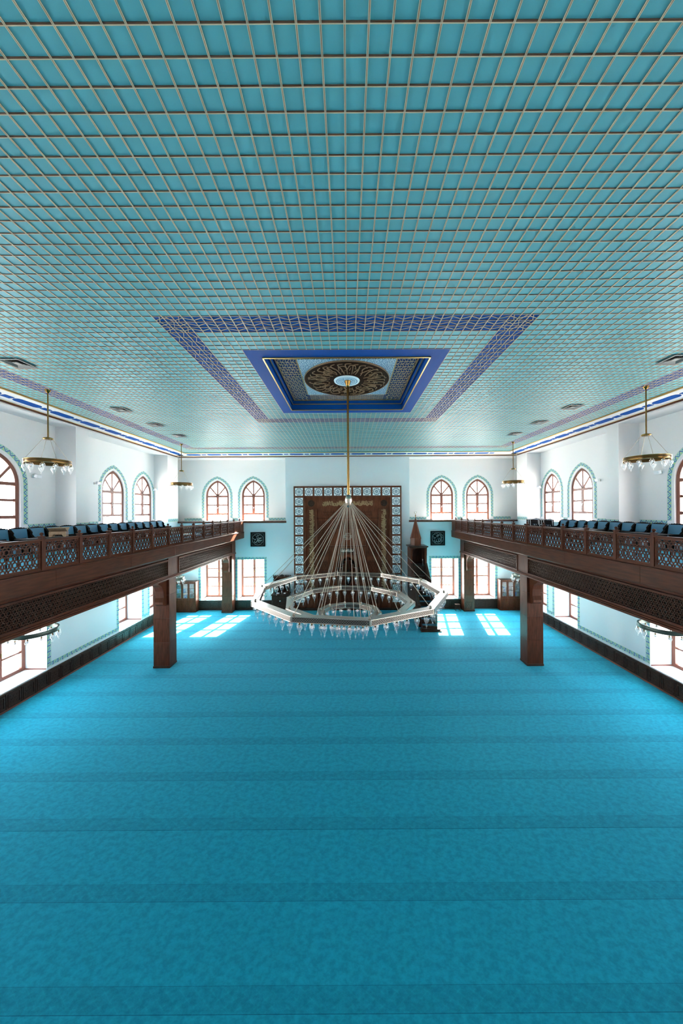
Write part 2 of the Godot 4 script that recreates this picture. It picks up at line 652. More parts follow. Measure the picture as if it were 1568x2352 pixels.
func build_walls() -> void:
	for s in [-1.0, 1.0]:
		var side := "left" if s < 0 else "right"
		var x := side_t(s)
		var w := thing("wall_" + side, side + " side wall, pale blue below and white niches with arched windows above", "wall", Transform3D.IDENTITY, "", "structure")
		var lo := MB.new()
		var ops := []
		for c in WS:
			ops.append([c, 0.975, 0.73, 3.68, false])
		wall(lo, x, ZB, ZN + 0.3, -0.3, LY - 0.02, 1.2, ops)
		part(w, "lower_wall", lo, M.paint)
		var up := MB.new()
		ops = []
		for c in WS:
			ops.append([c, 0.88, LY, 8.4, true])
		var xn := x
		xn.origin.x = s * XN
		wall(up, xn, ZB, ZN + 0.3, LY - 0.02, 11.15, 0.25, ops)
		part(w, "upper_wall", up, M.white)
		var pi := MB.new()
		for q in [[6.43, 7.18], [14.9, 15.65], [22.5, ZF + 0.01], [ZB, -1.2]]:
			pi.rect(q[0], q[1], LY - 0.02, 11.16, 0, 0.96, x)
		part(w, "pilaster", pi, M.white)
		var li := MB.new()
		li.rect(ZB, ZN + 0.3, 11.15, 11.9, 0, 1.2, x)
		part(w, "lintel", li, M.white)
		var sl := MB.new()
		sl.rect(ZB, ZF, LY - 0.02, LY, 0.0, 0.95, x)
		part(w, "ledge", sl, M.marble)
		var bd := MB.new()
		var xb := x
		xb.origin.x = s * (XN - 0.004)
		for c in WS:
			arch_border(bd, xb, c, 6.73)
		var cuts := [[-1.2, -0.52], [1.84, 2.28], [4.64, 6.43], [7.18, 8.45], [10.81, 11.25], [13.61, 14.9], [15.65, 17.44], [19.8, 20.17], [22.53, 22.55]]
		for q in cuts:
			border_line(bd, xb, [Vector2(q[0], LY + 0.03), Vector2(q[1], LY + 0.03)], [Vector2(q[0], LY + 0.23), Vector2(q[1], LY + 0.23)])
		xb.origin.x = s * (XW - 0.004)
		for q in [[6.43, 7.18], [14.9, 15.65], [22.5, ZF]]:
			border_line(bd, xb, [Vector2(q[0], LY + 0.03), Vector2(q[1], LY + 0.03)], [Vector2(q[0], LY + 0.23), Vector2(q[1], LY + 0.23)])
		for i in WS.size():
			low_border(bd, xb, WS[i])
			if i + 1 < WS.size():
				var a: float = WS[i] + 0.985
				var e: float = WS[i + 1] - 0.985
				border_line(bd, xb, [Vector2(a, 0.8), Vector2(e, 0.8)], [Vector2(a + 0.18, 0.98), Vector2(e - 0.18, 0.98)], true)
		part(w, "painted_border", bd, M.border)
		var si := MB.new()
		for c in WS:
			si.rect(c - 0.972, c + 0.972, 0.69, 0.735, -0.03, 0.9, x)
		part(w, "window_sill", si, M.marble)
	# far wall
	var xf := Transform3D(Basis(Vector3.RIGHT, Vector3.UP, Vector3(0, 0, -1)), Vector3(0, 0, -ZF))
	var f := thing("wall_far", "far wall, pale blue below with two deep white niches of arched windows above", "wall", Transform3D.IDENTITY, "", "structure")
	var b := MB.new()
	var op := []
	for c in WF:
		op.append([c, 0.975, 0.73, 3.68, false])
	op.insert(2, [0.0, 0.66, -0.3, 4.0, false])
	b.rect(-0.7, 0.7, -0.3, 4.1, 0.92, 1.2, xf)
	wall(b, xf, -XW - 1.2, XW + 1.2, -0.3, LY - 0.02, 1.2, op)
	part(f, "lower_wall", b, M.paint)
	b = MB.new()
	b.rect(-4.55, 4.55, LY - 0.02, 11.16, 0, 1.0, xf)
	part(f, "middle_wall", b, M.paint)
	b = MB.new()
	op = []
	for c in [-9.95, -7.2, 7.2, 9.95]:
		op.append([c, 0.88, LY, 8.4, true])
	var xn2 := xf
	xn2.origin.z = -ZN
	wall(b, xn2, -XN - 0.2, XN + 0.2, LY - 0.02, 11.15, 0.25, op)
	part(f, "upper_wall", b, M.white)
	b = MB.new()
	b.rect(-XN - 0.2, XN + 0.2, 11.15, 11.9, 0, 1.2, xf)
	part(f, "lintel", b, M.white)
	for s in [-1.0, 1.0]:
		b = MB.new()
		b.rect(s * 4.55, s * XW, LY - 0.02, LY + 0.01, -0.04, 0.95, xf)
		part(f, "ledge", b, M.marble)
		b = MB.new()
		b.rect(s * 4.5, s * XW, LY - 0.12, LY - 0.02, -0.06, 0.0, xf)
		b.rect(s * 4.5, s * XW, LY + 0.0, LY + 0.025, -0.06, -0.03, xf)
		part(f, "ledge_moulding", b, M.wood_wide)
	b = MB.new()
	var xb2 := xf
	xb2.origin.z = -ZN + 0.004
	for c in [-9.95, -7.2, 7.2, 9.95]:
		arch_border(b, xb2, c, 6.73)
	for q in [[-XW, -11.13], [-8.77, -8.38], [-6.02, -4.55], [4.55, 6.02], [8.38, 8.77], [11.13, XW]]:
		border_line(b, xb2, [Vector2(q[0], LY + 0.04), Vector2(q[1], LY + 0.04)], [Vector2(q[0], LY + 0.23), Vector2(q[1], LY + 0.23)])
	xb2.origin.z = -ZF + 0.004
	for c in WF:
		low_border(b, xb2, c)
	part(f, "painted_border", b, M.border)
	b = MB.new()
	for c in WF:
		b.rect(c - 0.972, c + 0.972, 0.69, 0.735, -0.03, 0.9, xf)
	part(f, "window_sill", b, M.marble)
	# rear wall behind the lens, and the roof with its eave outside the far windows
	b = MB.new()
	var xr := Transform3D(Basis(Vector3.RIGHT, Vector3.UP, Vector3(0, 0, 1)), Vector3(0, 0, -ZB))
	op = []
	wall(b, xr, -XN - 0.2, XN + 0.2, -0.3, 11.9, 0.3, op)
	var r := part(self, "wall_rear", b, M.white)
	tag(r, "white rear wall behind the viewer", "wall", "", "structure")
	b = MB.new()
	b.span(Vector3(-14.2, 11.9, 2.6), Vector3(14.2, 12.2, -25.1))
	r = part(self, "roof", b, M.white)
	tag(r, "flat concrete roof slab over the hall", "roof", "", "structure")
	b = MB.new()
	b.span(Vector3(-14.2, 10.2, -25.04), Vector3(0, 10.4, -29.5))
	b.span(Vector3(0, 10.2, -25.04), Vector3(14.2, 10.4, -30.25))
	r = part(self, "roof_eave", b, M.white)
	tag(r, "deep white eave outside above the far upper windows", "roof", "", "structure")


# ---------------------------------------------------------------- windows
func build_windows() -> void:
	# upper pointed window: origin at the middle of its foot, +z to the room
	var a := Node3D.new()
	var b := MB.new()
	var ai := arch(0.88, 1.9, -0.15)
	var ao := arch(0.88, 1.9, 0.0)
	for i in ai.size() - 1:
		b.prism(PackedVector2Array([ai[i], ai[i + 1], ao[i + 1], ao[i]]), -0.05, 0.05)
	b.rect(-0.88, -0.73, 0, 1.9, -0.05, 0.05)
	b.rect(0.73, 0.88, 0, 1.9, -0.05, 0.05)
	b.rect(-0.79, 0.79, 0, 0.05, -0.05, 0.05)
	part(a, "frame", b, M.frame)
	b = MB.new()
	b.box(Vector3(0, 1.88, 0), Vector3(1.6, 0.14, 0.09), 0.012)
	part(a, "transom", b, M.frame)
	b = MB.new()
	b.box(Vector3(0, 0.54, 0), Vector3(1.6, 0.13, 0.09), 0.012)
	part(a, "transom", b, M.frame)
	b = MB.new()
	b.box(Vector3(0, 1.2, 0.01), Vector3(0.2, 1.3, 0.09), 0.012)
	part(a, "mullion", b, M.frame)
	for q in [[90.0, 1.12], [50.0, 1.02], [130.0, 1.02]]:
		var d := Vector3(cos(deg_to_rad(q[0])), sin(deg_to_rad(q[0])), 0)
		b = MB.new()
		b.bar(Vector3(0, 1.9, 0), Vector3(0, 1.9, 0) + d * q[1], 0.1, 0.07, Vector3(0, 0, 1))
		part(a, "glazing_bar", b, M.frame)
	for s in [-1.0, 1.0]:
		b = MB.new()
		b.rect(s * 0.06, s * 0.8, 1.17, 1.27, -0.03, 0.03)
		part(a, "glazing_bar", b, M.frame)
	b = MB.new()
	b.box(Vector3(0, 1.0, 0.07), Vector3(0.03, 0.12, 0.03), 0.006)
	b.box(Vector3(0.03, 1.04, 0.09), Vector3(0.1, 0.025, 0.02), 0.006)
	part(a, "handle", b, M.bulb)
	for q in [[-0.79, 0.79, 0.05, 0.5], [-0.79, -0.06, 0.58, 1.2], [0.06, 0.79, 0.58, 1.2], [-0.79, -0.06, 1.25, 1.84], [0.06, 0.79, 1.25, 1.84]]:
		b = MB.new()
		b.rect(q[0], q[1], q[2], q[3], -0.004, 0.004)
		part(a, "pane", b, M.pane)
	var fine := arch(0.88, 1.9, -0.08, 24)
	var lim := [181.0, 130.0, 90.0, 50.0, -1.0]
	for k in 4:
		var pl := PackedVector2Array([Vector2(0, 1.92)])
		for p in fine:
			var g := rad_to_deg((p - Vector2(0, 1.88)).angle())
			if g <= lim[k] and g >= lim[k + 1]:
				pl.append(p)
		b = MB.new()
		b.prism(pl, -0.004, 0.004)
		part(a, "pane", b, M.pane)
	# lower window
	var l := Node3D.new()
	b = MB.new()
	for q in [[-0.975, -0.82, 0, 2.95], [0.82, 0.975, 0, 2.95], [-0.82, 0.82, 0, 0.14], [-0.82, 0.82, 2.82, 2.95]]:
		b.rect(q[0], q[1], q[2], q[3], -0.06, 0.06)
	part(l, "frame", b, M.frame)
	b = MB.new()
	b.box(Vector3(0, 1.475, 0.005), Vector3(0.17, 2.76, 0.11), 0.012)
	part(l, "mullion", b, M.frame)
	b = MB.new()
	b.box(Vector3(0, 1.475, 0), Vector3(1.74, 0.12, 0.1), 0.012)
	part(l, "transom", b, M.frame)
	for s in [-1.0, 1.0]:
		for y in [0.79, 2.16]:
			b = MB.new()
			b.rect(s * 0.07, s * 0.87, y - 0.036, y + 0.036, -0.04, 0.04)
			part(l, "glazing_bar", b, M.frame)
		for q in [[0.1, 0.76], [0.82, 1.42], [1.53, 2.13], [2.19, 2.85]]:
			b = MB.new()
			b.rect(s * 0.07, s * 0.87, q[0], q[1], -0.004, 0.004)
			part(l, "pane", b, M.pane)
	b = MB.new()
	for s in [-1.0, 1.0]:
		b.rect(s * 0.955, s * 0.972, 0.005, 0.055, 0.06, 0.92)
	part(l, "reveal_trim", b, M.frame)
	for y in [1.0, 1.95]:
		b = MB.new()
		b.box(Vector3(0.03, y, 0.08), Vector3(0.035, 0.16, 0.03), 0.006)
		part(l, "handle", b, M.brass)
	var k := 1
	var fl := ["beside the left corner", "left of the tall carved portal", "right of the tall carved portal", "beside the right corner"]
	var fx := [-9.95, -7.2, 7.2, 9.95]
	for i in 4:
		k = window(a, k, at(fx[i], LY, ZN + 0.12), "brown pointed arch window high in the far wall, " + fl[i])
		k = window(l, k, at(WF[i], 0.73, ZF + 0.95), "brown eight-pane rectangular window low in the far wall, " + fl[i])
	var sl := ["nearest the rear corner", "second from the rear corner", "third from the rear corner, before the middle column", "fourth from the rear corner, before the middle column", "second from the far corner", "nearest the far corner"]
	for s in [-1.0, 1.0]:
		for i in 6:
			var side := "left" if s < 0 else "right"
			k = window(a, k, at(s * (XN + 0.12), LY, WS[i], -s * PI / 2), "brown pointed arch window behind the " + side + " gallery chairs, " + sl[i])
			k = window(l, k, at(s * (XW + 0.95), 0.73, WS[i], -s * PI / 2), "brown rectangular window under the " + side + " gallery, " + sl[i])
	a.free()
	l.free()


func window(proto: Node3D, k: int, x: Transform3D, label: String) -> int:
	var r: Node3D = proto.duplicate()
	r.name = "window_%d" % k
	r.transform = x
	tag(r, label, "window", "", "structure")
	add_child(r, true)
	return k + 1


# ---------------------------------------------------------------- ceiling
func in_band(i: int, j: int) -> int:    # 0 plain, 1 blue running along x, 2 blue running along z, 3 blue corner
	var a := absi(i) if i >= 0 else absi(i + 1)
	var d := absi(j) if j >= 0 else absi(j + 1)
	for r in [[17, 20], [48, 51]]:
		var ia: bool = a >= r[0] and a < r[1]
		var jd: bool = d >= r[0] and d < r[1]
		if ia and jd:
			return 3
		if jd and a < r[0]:
			return 1
		if ia and d < r[0]:
			return 2
	return 0


func build_ceiling() -> void:
	var c := thing("ceiling", "turquoise boarded ceiling crossed by a fine grid of gilded battens with blue bands", "ceiling", Transform3D.IDENTITY, "", "structure")
	var R := 11 * S
	var b := MB.new()
	var Q := R + 0.05
	for q in [[-XN, XN, ZB, CZ - Q], [-XN, XN, CZ + Q, ZN], [-XN, -Q, CZ - Q, CZ + Q], [Q, XN, CZ - Q, CZ + Q]]:
		b.span(Vector3(q[0], CY + 0.012, -q[2]), Vector3(q[1], CY + 0.09, -q[3]))
	part(c, "board", b, M.teal)
	# cells
	var pm := MB.new()
	pm.box(Vector3(0, 0.006, 0), Vector3(S - 0.004, 0.012, S - 0.004))
	var teal_mesh := mk([[pm, M.teal]])
	var navy_mesh := mk([[pm, M.blue]])
	var plain := []
	var blue := []
	var zig := []
	for j in range(-55, 56):
		for i in range(-56, 56):
			var a := absi(i) if i >= 0 else absi(i + 1)
			var d := absi(j) if j >= 0 else absi(j + 1)
			if a < 13 and d < 13:
				continue
			var p := Vector3((i + 0.5) * S, CY, -(CZ + (j + 0.5) * S))
			if p.z > 1.7 or absf(p.x) > 11.4:
				continue
			var k := in_band(i, j)
			if k == 0:
				plain.append(p)
				continue
			blue.append(p)
			if k != 2:
				zig.append(bar_t(p + Vector3(-S / 2, 0, (0.22 if i & 1 else -0.22) * S), p + Vector3(S / 2, 0, (-0.22 if i & 1 else 0.22) * S)))
			if k != 1:
				var o := 0.22 if (i + j) & 1 else -0.22
				zig.append(bar_t(p + Vector3(o * S, 0, -S / 2), p + Vector3(-o * S, 0, S / 2)))
	plain.sort_custom(func(p, q): return absf(p.z + 4.3) + absf(p.x) * 0.9 < absf(q.z + 4.3) + absf(q.x) * 0.9)
	var rest := []
	var nearest := 0
	for p in plain:
		if nearest < 300 and p.z < -2.7 and absf(p.x) < -p.z * 1.08:
			put(c, "ceiling_panel", teal_mesh, Transform3D(Basis.IDENTITY, p))
			nearest += 1
		else:
			rest.append(Transform3D(Basis.IDENTITY, p))
	multi(c, "ceiling_panels", teal_mesh, rest)
	var bt := []
	for p in blue:
		bt.append(Transform3D(Basis.IDENTITY, p))
	multi(c, "blue_panels", navy_mesh, bt)
	var zm := MB.new()
	zm.col = Color(0.52, 0.42, 0.27)
	zm.box(Vector3(0, -0.005, 0), Vector3(1, 0.01, 0.012))
	multi(c, "diagonal_battens", mk([[zm, M.tone]]), zig)
	# battens: a brown body with pale fillets
	var brown := Color(0.15, 0.068, 0.036)
	var cream := Color(0.62, 0.51, 0.35)
	var lm := MB.new()       # runs along z, unit length
	lm.col = brown
	lm.box(Vector3(0, -0.005, 0), Vector3(0.017, 0.01, 1))
	lm.col = cream
	lm.box(Vector3(-0.006, -0.009, 0), Vector3(0.007, 0.006, 1))
	lm.box(Vector3(0.006, -0.009, 0), Vector3(0.007, 0.006, 1))
	var tm := MB.new()       # runs along x
	tm.col = brown
	tm.box(Vector3(0, -0.004, 0), Vector3(1, 0.008, 0.016))
	tm.col = cream
	tm.box(Vector3(0, -0.0085, -0.0055), Vector3(1, 0.006, 0.007))
	var along := mk([[lm, M.tone]])
	var across := mk([[tm, M.tone]])
	var z0 := ZB + 0.05
	var z1 := CZ + 55 * S
	var xe := 55 * S
	for i in range(-55, 56):
		var segs := [[z0, z1]]
		if absi(i) < 13:
			segs = [[z0, CZ - 13 * S], [CZ + 13 * S, z1]]
		for g in segs:
			put(c, "batten", along, Transform3D(Basis.from_scale(Vector3(1, 1, g[1] - g[0])), Vector3(i * S, CY, -(g[0] + g[1]) / 2)))
		var z := CZ + i * S
		if z < z0:
			continue
		segs = [[-xe, xe]]
		if absi(i) < 13:
			segs = [[-xe, -13 * S], [13 * S, xe]]
		for g in segs:
			put(c, "batten", across, Transform3D(Basis.from_scale(Vector3(g[1] - g[0], 1, 1)), Vector3((g[0] + g[1]) / 2, CY, -z)))
	# blue surround of the recess and its stepped sides
	b = MB.new()
	var e := 13 * S
	for q in [[-e, e, CZ - e, CZ - R], [-e, e, CZ + R, CZ + e], [-e, -R, CZ - R, CZ + R], [R, e, CZ - R, CZ + R]]:
		b.span(Vector3(q[0], CY - 0.01, -q[2]), Vector3(q[1], CY + 0.012, -q[3]))
	part(c, "recess_border", b, M.blue)
	b = MB.new()
	var r2 := R - 0.07
	for q in [[R + 0.06, R, CY + 0.0, 0.2], [R + 0.02, r2, CY + 0.2, 0.2]]:
		for s in [-1.0, 1.0]:
			b.span(Vector3(s * q[1], q[2], -(CZ - q[0])), Vector3(s * q[0], q[2] + q[3], -(CZ + q[0])))
			b.span(Vector3(-q[0], q[2], -(CZ + s * q[1])), Vector3(q[0], q[2] + q[3], -(CZ + s * q[0])))
	part(c, "recess_side", b, M.blue)
	b = MB.new()
	b.span(Vector3(-R - 0.1, 11.72, -(CZ - R - 0.1)), Vector3(R + 0.1, 11.8, -(CZ + R + 0.1)))
	part(c, "recess_top", b, M.navy)
	for q in [[R - 0.01, CY - 0.022, 0.035], [r2 - 0.005, CY + 0.2, 0.02], [R - 0.16, CY + 0.33, 0.02], [1.49, CY + 0.335, 0.02]]:
		b = MB.new()
		for s in [-1.0, 1.0]:
			b.bar(Vector3(s * q[0], q[1], -(CZ - q[0])), Vector3(s * q[0], q[1], -(CZ + q[0])), q[2], 0.03)
			b.bar(Vector3(-q[0], q[1], -(CZ + s * q[0])), Vector3(q[0], q[1], -(CZ + s * q[0])), q[2], 0.03)
		part(c, "gilt_moulding", b, M.gold)
	# zigzag of gilt battens round the medallion
	var zz := []
	var g0 := 0.178
	for n in 24:
		for k in 4:
			var y := CY + 0.34
			var u0 := -2.136 + n * g0
			var v := 1.52 + (k + 0.5) * 0.155
			var o := 0.05 if n & 1 else -0.05
			for s in [-1.0, 1.0]:
				zz.append(bar_t(Vector3(s * (v + o), y, -(CZ + u0)), Vector3(s * (v - o), y, -(CZ + u0 + g0))))
				if absf(u0 + 0.09) < 1.5:
					zz.append(bar_t(Vector3(u0, y, -(CZ + s * (v + o))), Vector3(u0 + g0, y, -(CZ + s * (v - o)))))
	for k in 5:
		var y := CY + 0.34
		var v := 1.52 + k * 0.155
		for s in [-1.0, 1.0]:
			zz.append(bar_t(Vector3(s * v, y, -(CZ - v)), Vector3(s * v, y, -(CZ + v))))
			zz.append(bar_t(Vector3(-v, y, -(CZ + s * v)), Vector3(v, y, -(CZ + s * v))))
	for n in 25:
		var y := CY + 0.34
		var u0 := -2.136 + n * g0
		for s in [-1.0, 1.0]:
			zz.append(bar_t(Vector3(s * maxf(1.5, absf(u0)), y, -(CZ + u0)), Vector3(s * 2.13, y, -(CZ + u0))))
			zz.append(bar_t(Vector3(u0, y, -(CZ + s * maxf(1.5, absf(u0)))), Vector3(u0, y, -(CZ + s * 2.13))))
	multi(c, "gilt_strapwork", mk([[zm, M.tone]]), zz)


func bar_t(p: Vector3, q: Vector3) -> Transform3D:
	var d := q - p
	var l := d.length()
	var x := d / maxf(l, 1e-6)
	if l < 1e-4:
		x = Vector3.RIGHT
	var z := x.cross(Vector3.UP)
	return Transform3D(Basis(x * maxf(l, 0.001), Vector3.UP, z), (p + q) / 2)


func multi(parent: Node3D, called: String, mesh: Mesh, where: Array) -> void:
	var mm := MultiMesh.new()
	mm.transform_format = MultiMesh.TRANSFORM_3D
	mm.mesh = mesh
	mm.instance_count = where.size()
	for i in where.size():
		mm.set_instance_transform(i, where[i])
	var o := MultiMeshInstance3D.new()
	o.name = called
	o.multimesh = mm
	o.set_meta("kind", "stuff")
	parent.add_child(o, true)


func build_cornice() -> void:
	var prof := [[11.42, 11.37, 11.50, 11.325, "gold"], [11.50, 11.37, 11.64, 11.335, "white"], [12.26, 11.30, 12.36, 11.26, "white"], [12.34, 11.37, 12.47, 11.21, "wood"], [12.3, 11.30, 12.34, 11.245, "gold"]]
	for s in [-1.0, 1.0]:
		var side := "left" if s < 0 else "right"
		var t := thing("trim_1" if s < 0 else "trim_2", side + " ceiling cornice with blue painted panels between gilt and brown mouldings", "cornice", Transform3D.IDENTITY, "", "structure")
		for q in prof:
			var b := MB.new()
			b.span(Vector3(s * q[0], q[1], -ZB), Vector3(s * q[2], q[3], -(ZF - (XW - q[0]) + 0.0)), 0.006)
			part(t, {"gold": "gilt_bead", "white": "plaster_fillet", "wood": "wooden_moulding"}[q[4]], b, M[{"gold": "gold", "white": "white", "wood": "wood"}[q[4]]])
		# sloping bed with the panels on it
		var slope := Transform3D(Basis(Vector3(0, 0, -1), Vector3(s * 0.995, -0.1, 0).normalized(), Vector3(-s * 0.1, -0.995, 0).normalized()), Vector3(s * 11.95, 11.325, 0))
		var b := MB.new()
		b.box(Vector3((ZB + 23.2) / 2, 0, -0.02), Vector3(23.2 - ZB, 0.68, 0.04), 0.0, slope)
		part(t, "plaster_bed", b, M.white)
		cornice_panels(t, slope, ZB + 0.1, 23.3)
	var t := thing("trim_3", "far ceiling cornice with blue painted panels between gilt and brown mouldings", "cornice", Transform3D.IDENTITY, "", "structure")
	for q in prof:
		var o: float = XW - q[0]
		var i: float = XW - q[2]
		var b := MB.new()
		b.span(Vector3(-q[0], q[1], -(ZF - o)), Vector3(q[0], q[3], -(ZF - i)), 0.006)
		part(t, {"gold": "gilt_bead", "white": "plaster_fillet", "wood": "wooden_moulding"}[q[4]], b, M[{"gold": "gold", "white": "white", "wood": "wood_wide"}[q[4]]])
	var sl := Transform3D(Basis(Vector3(1, 0, 0), Vector3(0, -0.1, -0.995).normalized(), Vector3(0, -0.995, 0.1).normalized()), Vector3(0, 11.325, -(ZF - 0.51)))
	var b := MB.new()
	b.box(Vector3(0, 0, -0.02), Vector3(23.8, 0.68, 0.04), 0.0, sl)
	part(t, "plaster_bed", b, M.white)
	cornice_panels(t, sl, -11.6, 11.6)


func cornice_panels(t: Node3D, x: Transform3D, a: float, e: float) -> void:
	var lg := MB.new()
	var pl := PackedVector2Array([Vector2(-0.52, 0), Vector2(-0.46, 0.11), Vector2(-0.36, 0.15), Vector2(0.36, 0.15), Vector2(0.46, 0.11), Vector2(0.52, 0), Vector2(0.46, -0.11), Vector2(0.36, -0.15), Vector2(-0.36, -0.15), Vector2(-0.46, -0.11)])
	lg.prism(pl, 0.0, 0.014)
	var sm := MB.new()
	sm.prism(PackedVector2Array([Vector2(-0.16, -0.1), Vector2(0.16, -0.1), Vector2(0.16, 0.1), Vector2(-0.16, 0.1)]), 0.0, 0.014)
	var ml := mk([[lg, M.blue]])
	var ms := mk([[sm, M.blue]])
	var u := a + 0.55
	while u < e - 0.5:
		put(t, "cornice_panel", ml, x * Transform3D(Basis.IDENTITY, Vector3(u, 0.02, 0)))
		put(t, "cornice_panel", ms, x * Transform3D(Basis.IDENTITY, Vector3(u + 0.74, 0.02, 0)))
		u += 1.48


func build_medallion() -> void:
	var t := thing("ceiling_medallion", "round dark brown ceiling medallion with carved gilt script and a pale blue rosette", "medallion", at(0, 11.715, CZ + 0.05))
	var b := MB.new()
	b.span(Vector3(-1.48, -0.02, -1.48), Vector3(1.48, 0.0, 1.48))
	part(t, "tiled_square", b, M.mosaic)
	b = MB.new()
	b.lathe([Vector2(1.435, -0.02), Vector2(1.435, -0.055), Vector2(1.415, -0.06), Vector2(0.0, -0.06)], 64)
	part(t, "disc", b, flat(c8(40, 21, 12), 0.6, 0.0, 0.15))
	b = MB.new()
	b.lathe([Vector2(1.445, -0.02), Vector2(1.445, -0.066), Vector2(1.432, -0.066), Vector2(1.428, -0.055)], 64)
	part(t, "rim", b, M.letter)
	# rosette
	b = MB.new()
	b.col = Color(0.75, 0.9, 0.95)
	b.lathe([Vector2(0.44, -0.06), Vector2(0.43, -0.085), Vector2(0.36, -0.088)], 48)
	b.col = Color(0.02, 0.14, 0.4)
	b.lathe([Vector2(0.36, -0.088), Vector2(0.335, -0.088)], 48)
	b.col = Color(0.6, 0.85, 0.9)
	b.lathe([Vector2(0.335, -0.088), Vector2(0.3, -0.088)], 48)
	part(t, "rosette_ring", b, M.tone)
	b = MB.new()
	b.lathe([Vector2(0.3, -0.088), Vector2(0.28, -0.094), Vector2(0.0, -0.094)], 32)
	part(t, "rosette", b, M.mosaic)
	# script round the disc: strokes given as [angle in degrees from the right, radius] points
	var x := Transform3D(Basis(Vector3(1, 0, 0), Vector3(0, 0, -1), Vector3(0, -1, 0)), Vector3(0, -0.058, 0))
	b = MB.new()
	var strokes := [
		[[176, 1.3], [170, 1.2], [165, 1.05], [168, 0.8]], [[186, 1.28], [194, 1.3], [192, 1.05], [186, 0.75]], [[158, 1.28], [150, 1.18], [152, 0.95], [160, 0.62]],
		[[150, 1.3], [143, 1.3], [140, 1.1], [146, 0.9]], [[134, 1.3], [128, 1.25], [126, 1.0], [138, 0.82], [142, 0.6]], [[140, 1.05], [132, 0.86], [122, 0.7], [128, 0.56]],
		[[120, 1.2], [112, 1.28], [104, 1.15], [110, 0.95], [118, 0.98], [116, 1.12]], [[108, 0.95], [103, 0.8], [112, 0.6]], [[100, 1.3], [92, 1.28], [88, 1.12], [100, 1.0], [106, 1.12]],
		[[98, 0.95], [92, 0.78], [100, 0.6], [86, 0.58]], [[96, 1.0], [84, 0.85], [80, 0.6]], [[84, 1.25], [76, 1.2], [70, 1.05], [76, 0.8], [90, 0.66]], [[78, 1.32], [68, 1.3], [58, 1.22], [54, 1.05]],
		[[66, 1.1], [58, 1.0], [62, 0.82], [70, 0.9]], [[56, 0.95], [62, 0.7], [48, 0.62]], [[50, 1.28], [42, 1.3], [38, 1.12], [46, 0.92], [54, 0.72]], [[36, 1.28], [28, 1.22], [30, 1.02], [36, 0.82], [30, 0.6]],
		[[22, 1.3], [16, 1.26], [18, 1.05], [24, 0.62]], [[12, 1.3], [6, 1.3], [4, 1.1], [10, 0.85], [14, 0.6]], [[0, 1.28], [-6, 1.25], [-4, 0.98], [2, 0.6]], [[-10, 1.3], [-18, 1.28], [-20, 1.1], [-12, 0.9], [-8, 0.7]],
		[[-24, 1.26], [-32, 1.28], [-36, 1.1], [-26, 0.9], [-22, 0.6]], [[-40, 1.3], [-46, 1.22], [-44, 0.95], [-34, 0.7]], [[-50, 1.28], [-58, 1.25], [-60, 1.0], [-52, 0.8], [-44, 0.62]],
		[[-64, 1.3], [-70, 1.2], [-66, 0.9], [-62, 0.58]], [[-74, 1.28], [-80, 1.2], [-78, 0.9], [-74, 0.58]], [[-84, 1.3], [-92, 1.25], [-90, 0.9], [-88, 0.56]], [[-96, 1.28], [-103, 1.24], [-100, 0.9], [-98, 0.56]],
		[[-107, 1.3], [-114, 1.22], [-110, 0.9], [-110, 0.56]], [[-118, 1.28], [-126, 1.26], [-126, 1.0], [-118, 0.8], [-122, 0.6]], [[-130, 1.3], [-138, 1.24], [-136, 1.0], [-130, 0.75]],
		[[-142, 1.28], [-150, 1.28], [-152, 1.05], [-144, 0.85], [-140, 0.6]], [[-156, 1.3], [-162, 1.22], [-158, 0.95], [-154, 0.62]], [[-166, 1.3], [-172, 1.22], [-170, 0.98], [-166, 0.66]],
	]
	for k in 20:
		var a := TAU * k / 20 + 0.1
		var o := Vector3(cos(a), 0, -sin(a)) * (0.98 if k & 1 else 0.9)
		script_line(b, 0.36, 0.6, Transform3D(Basis(Vector3(sin(a), 0, cos(a)), Vector3(-cos(a), 0, sin(a)), Vector3(0, -1, 0)), o + Vector3(0, -0.056, 0)), 0.04)
	for k in strokes.size():
		var st: Array = strokes[k]
		var ps := []
		for p in st:
			ps.append(Vector2(cos(deg_to_rad(p[0])), sin(deg_to_rad(p[0]))) * p[1])
		b.ribbon(ps, 0.024, 0.02, x)
	for k in 60:
		var a := TAU * k / 60 + rng.randf() * 0.08
		var r := rng.randf_range(0.6, 1.34)
		var p := Vector2(cos(a), sin(a)) * r
		b.ribbon([p, p + Vector2(rng.randf_range(-0.05, 0.05), 0.03)], 0.026, 0.018, x)
	part(t, "script", b, M.letter)


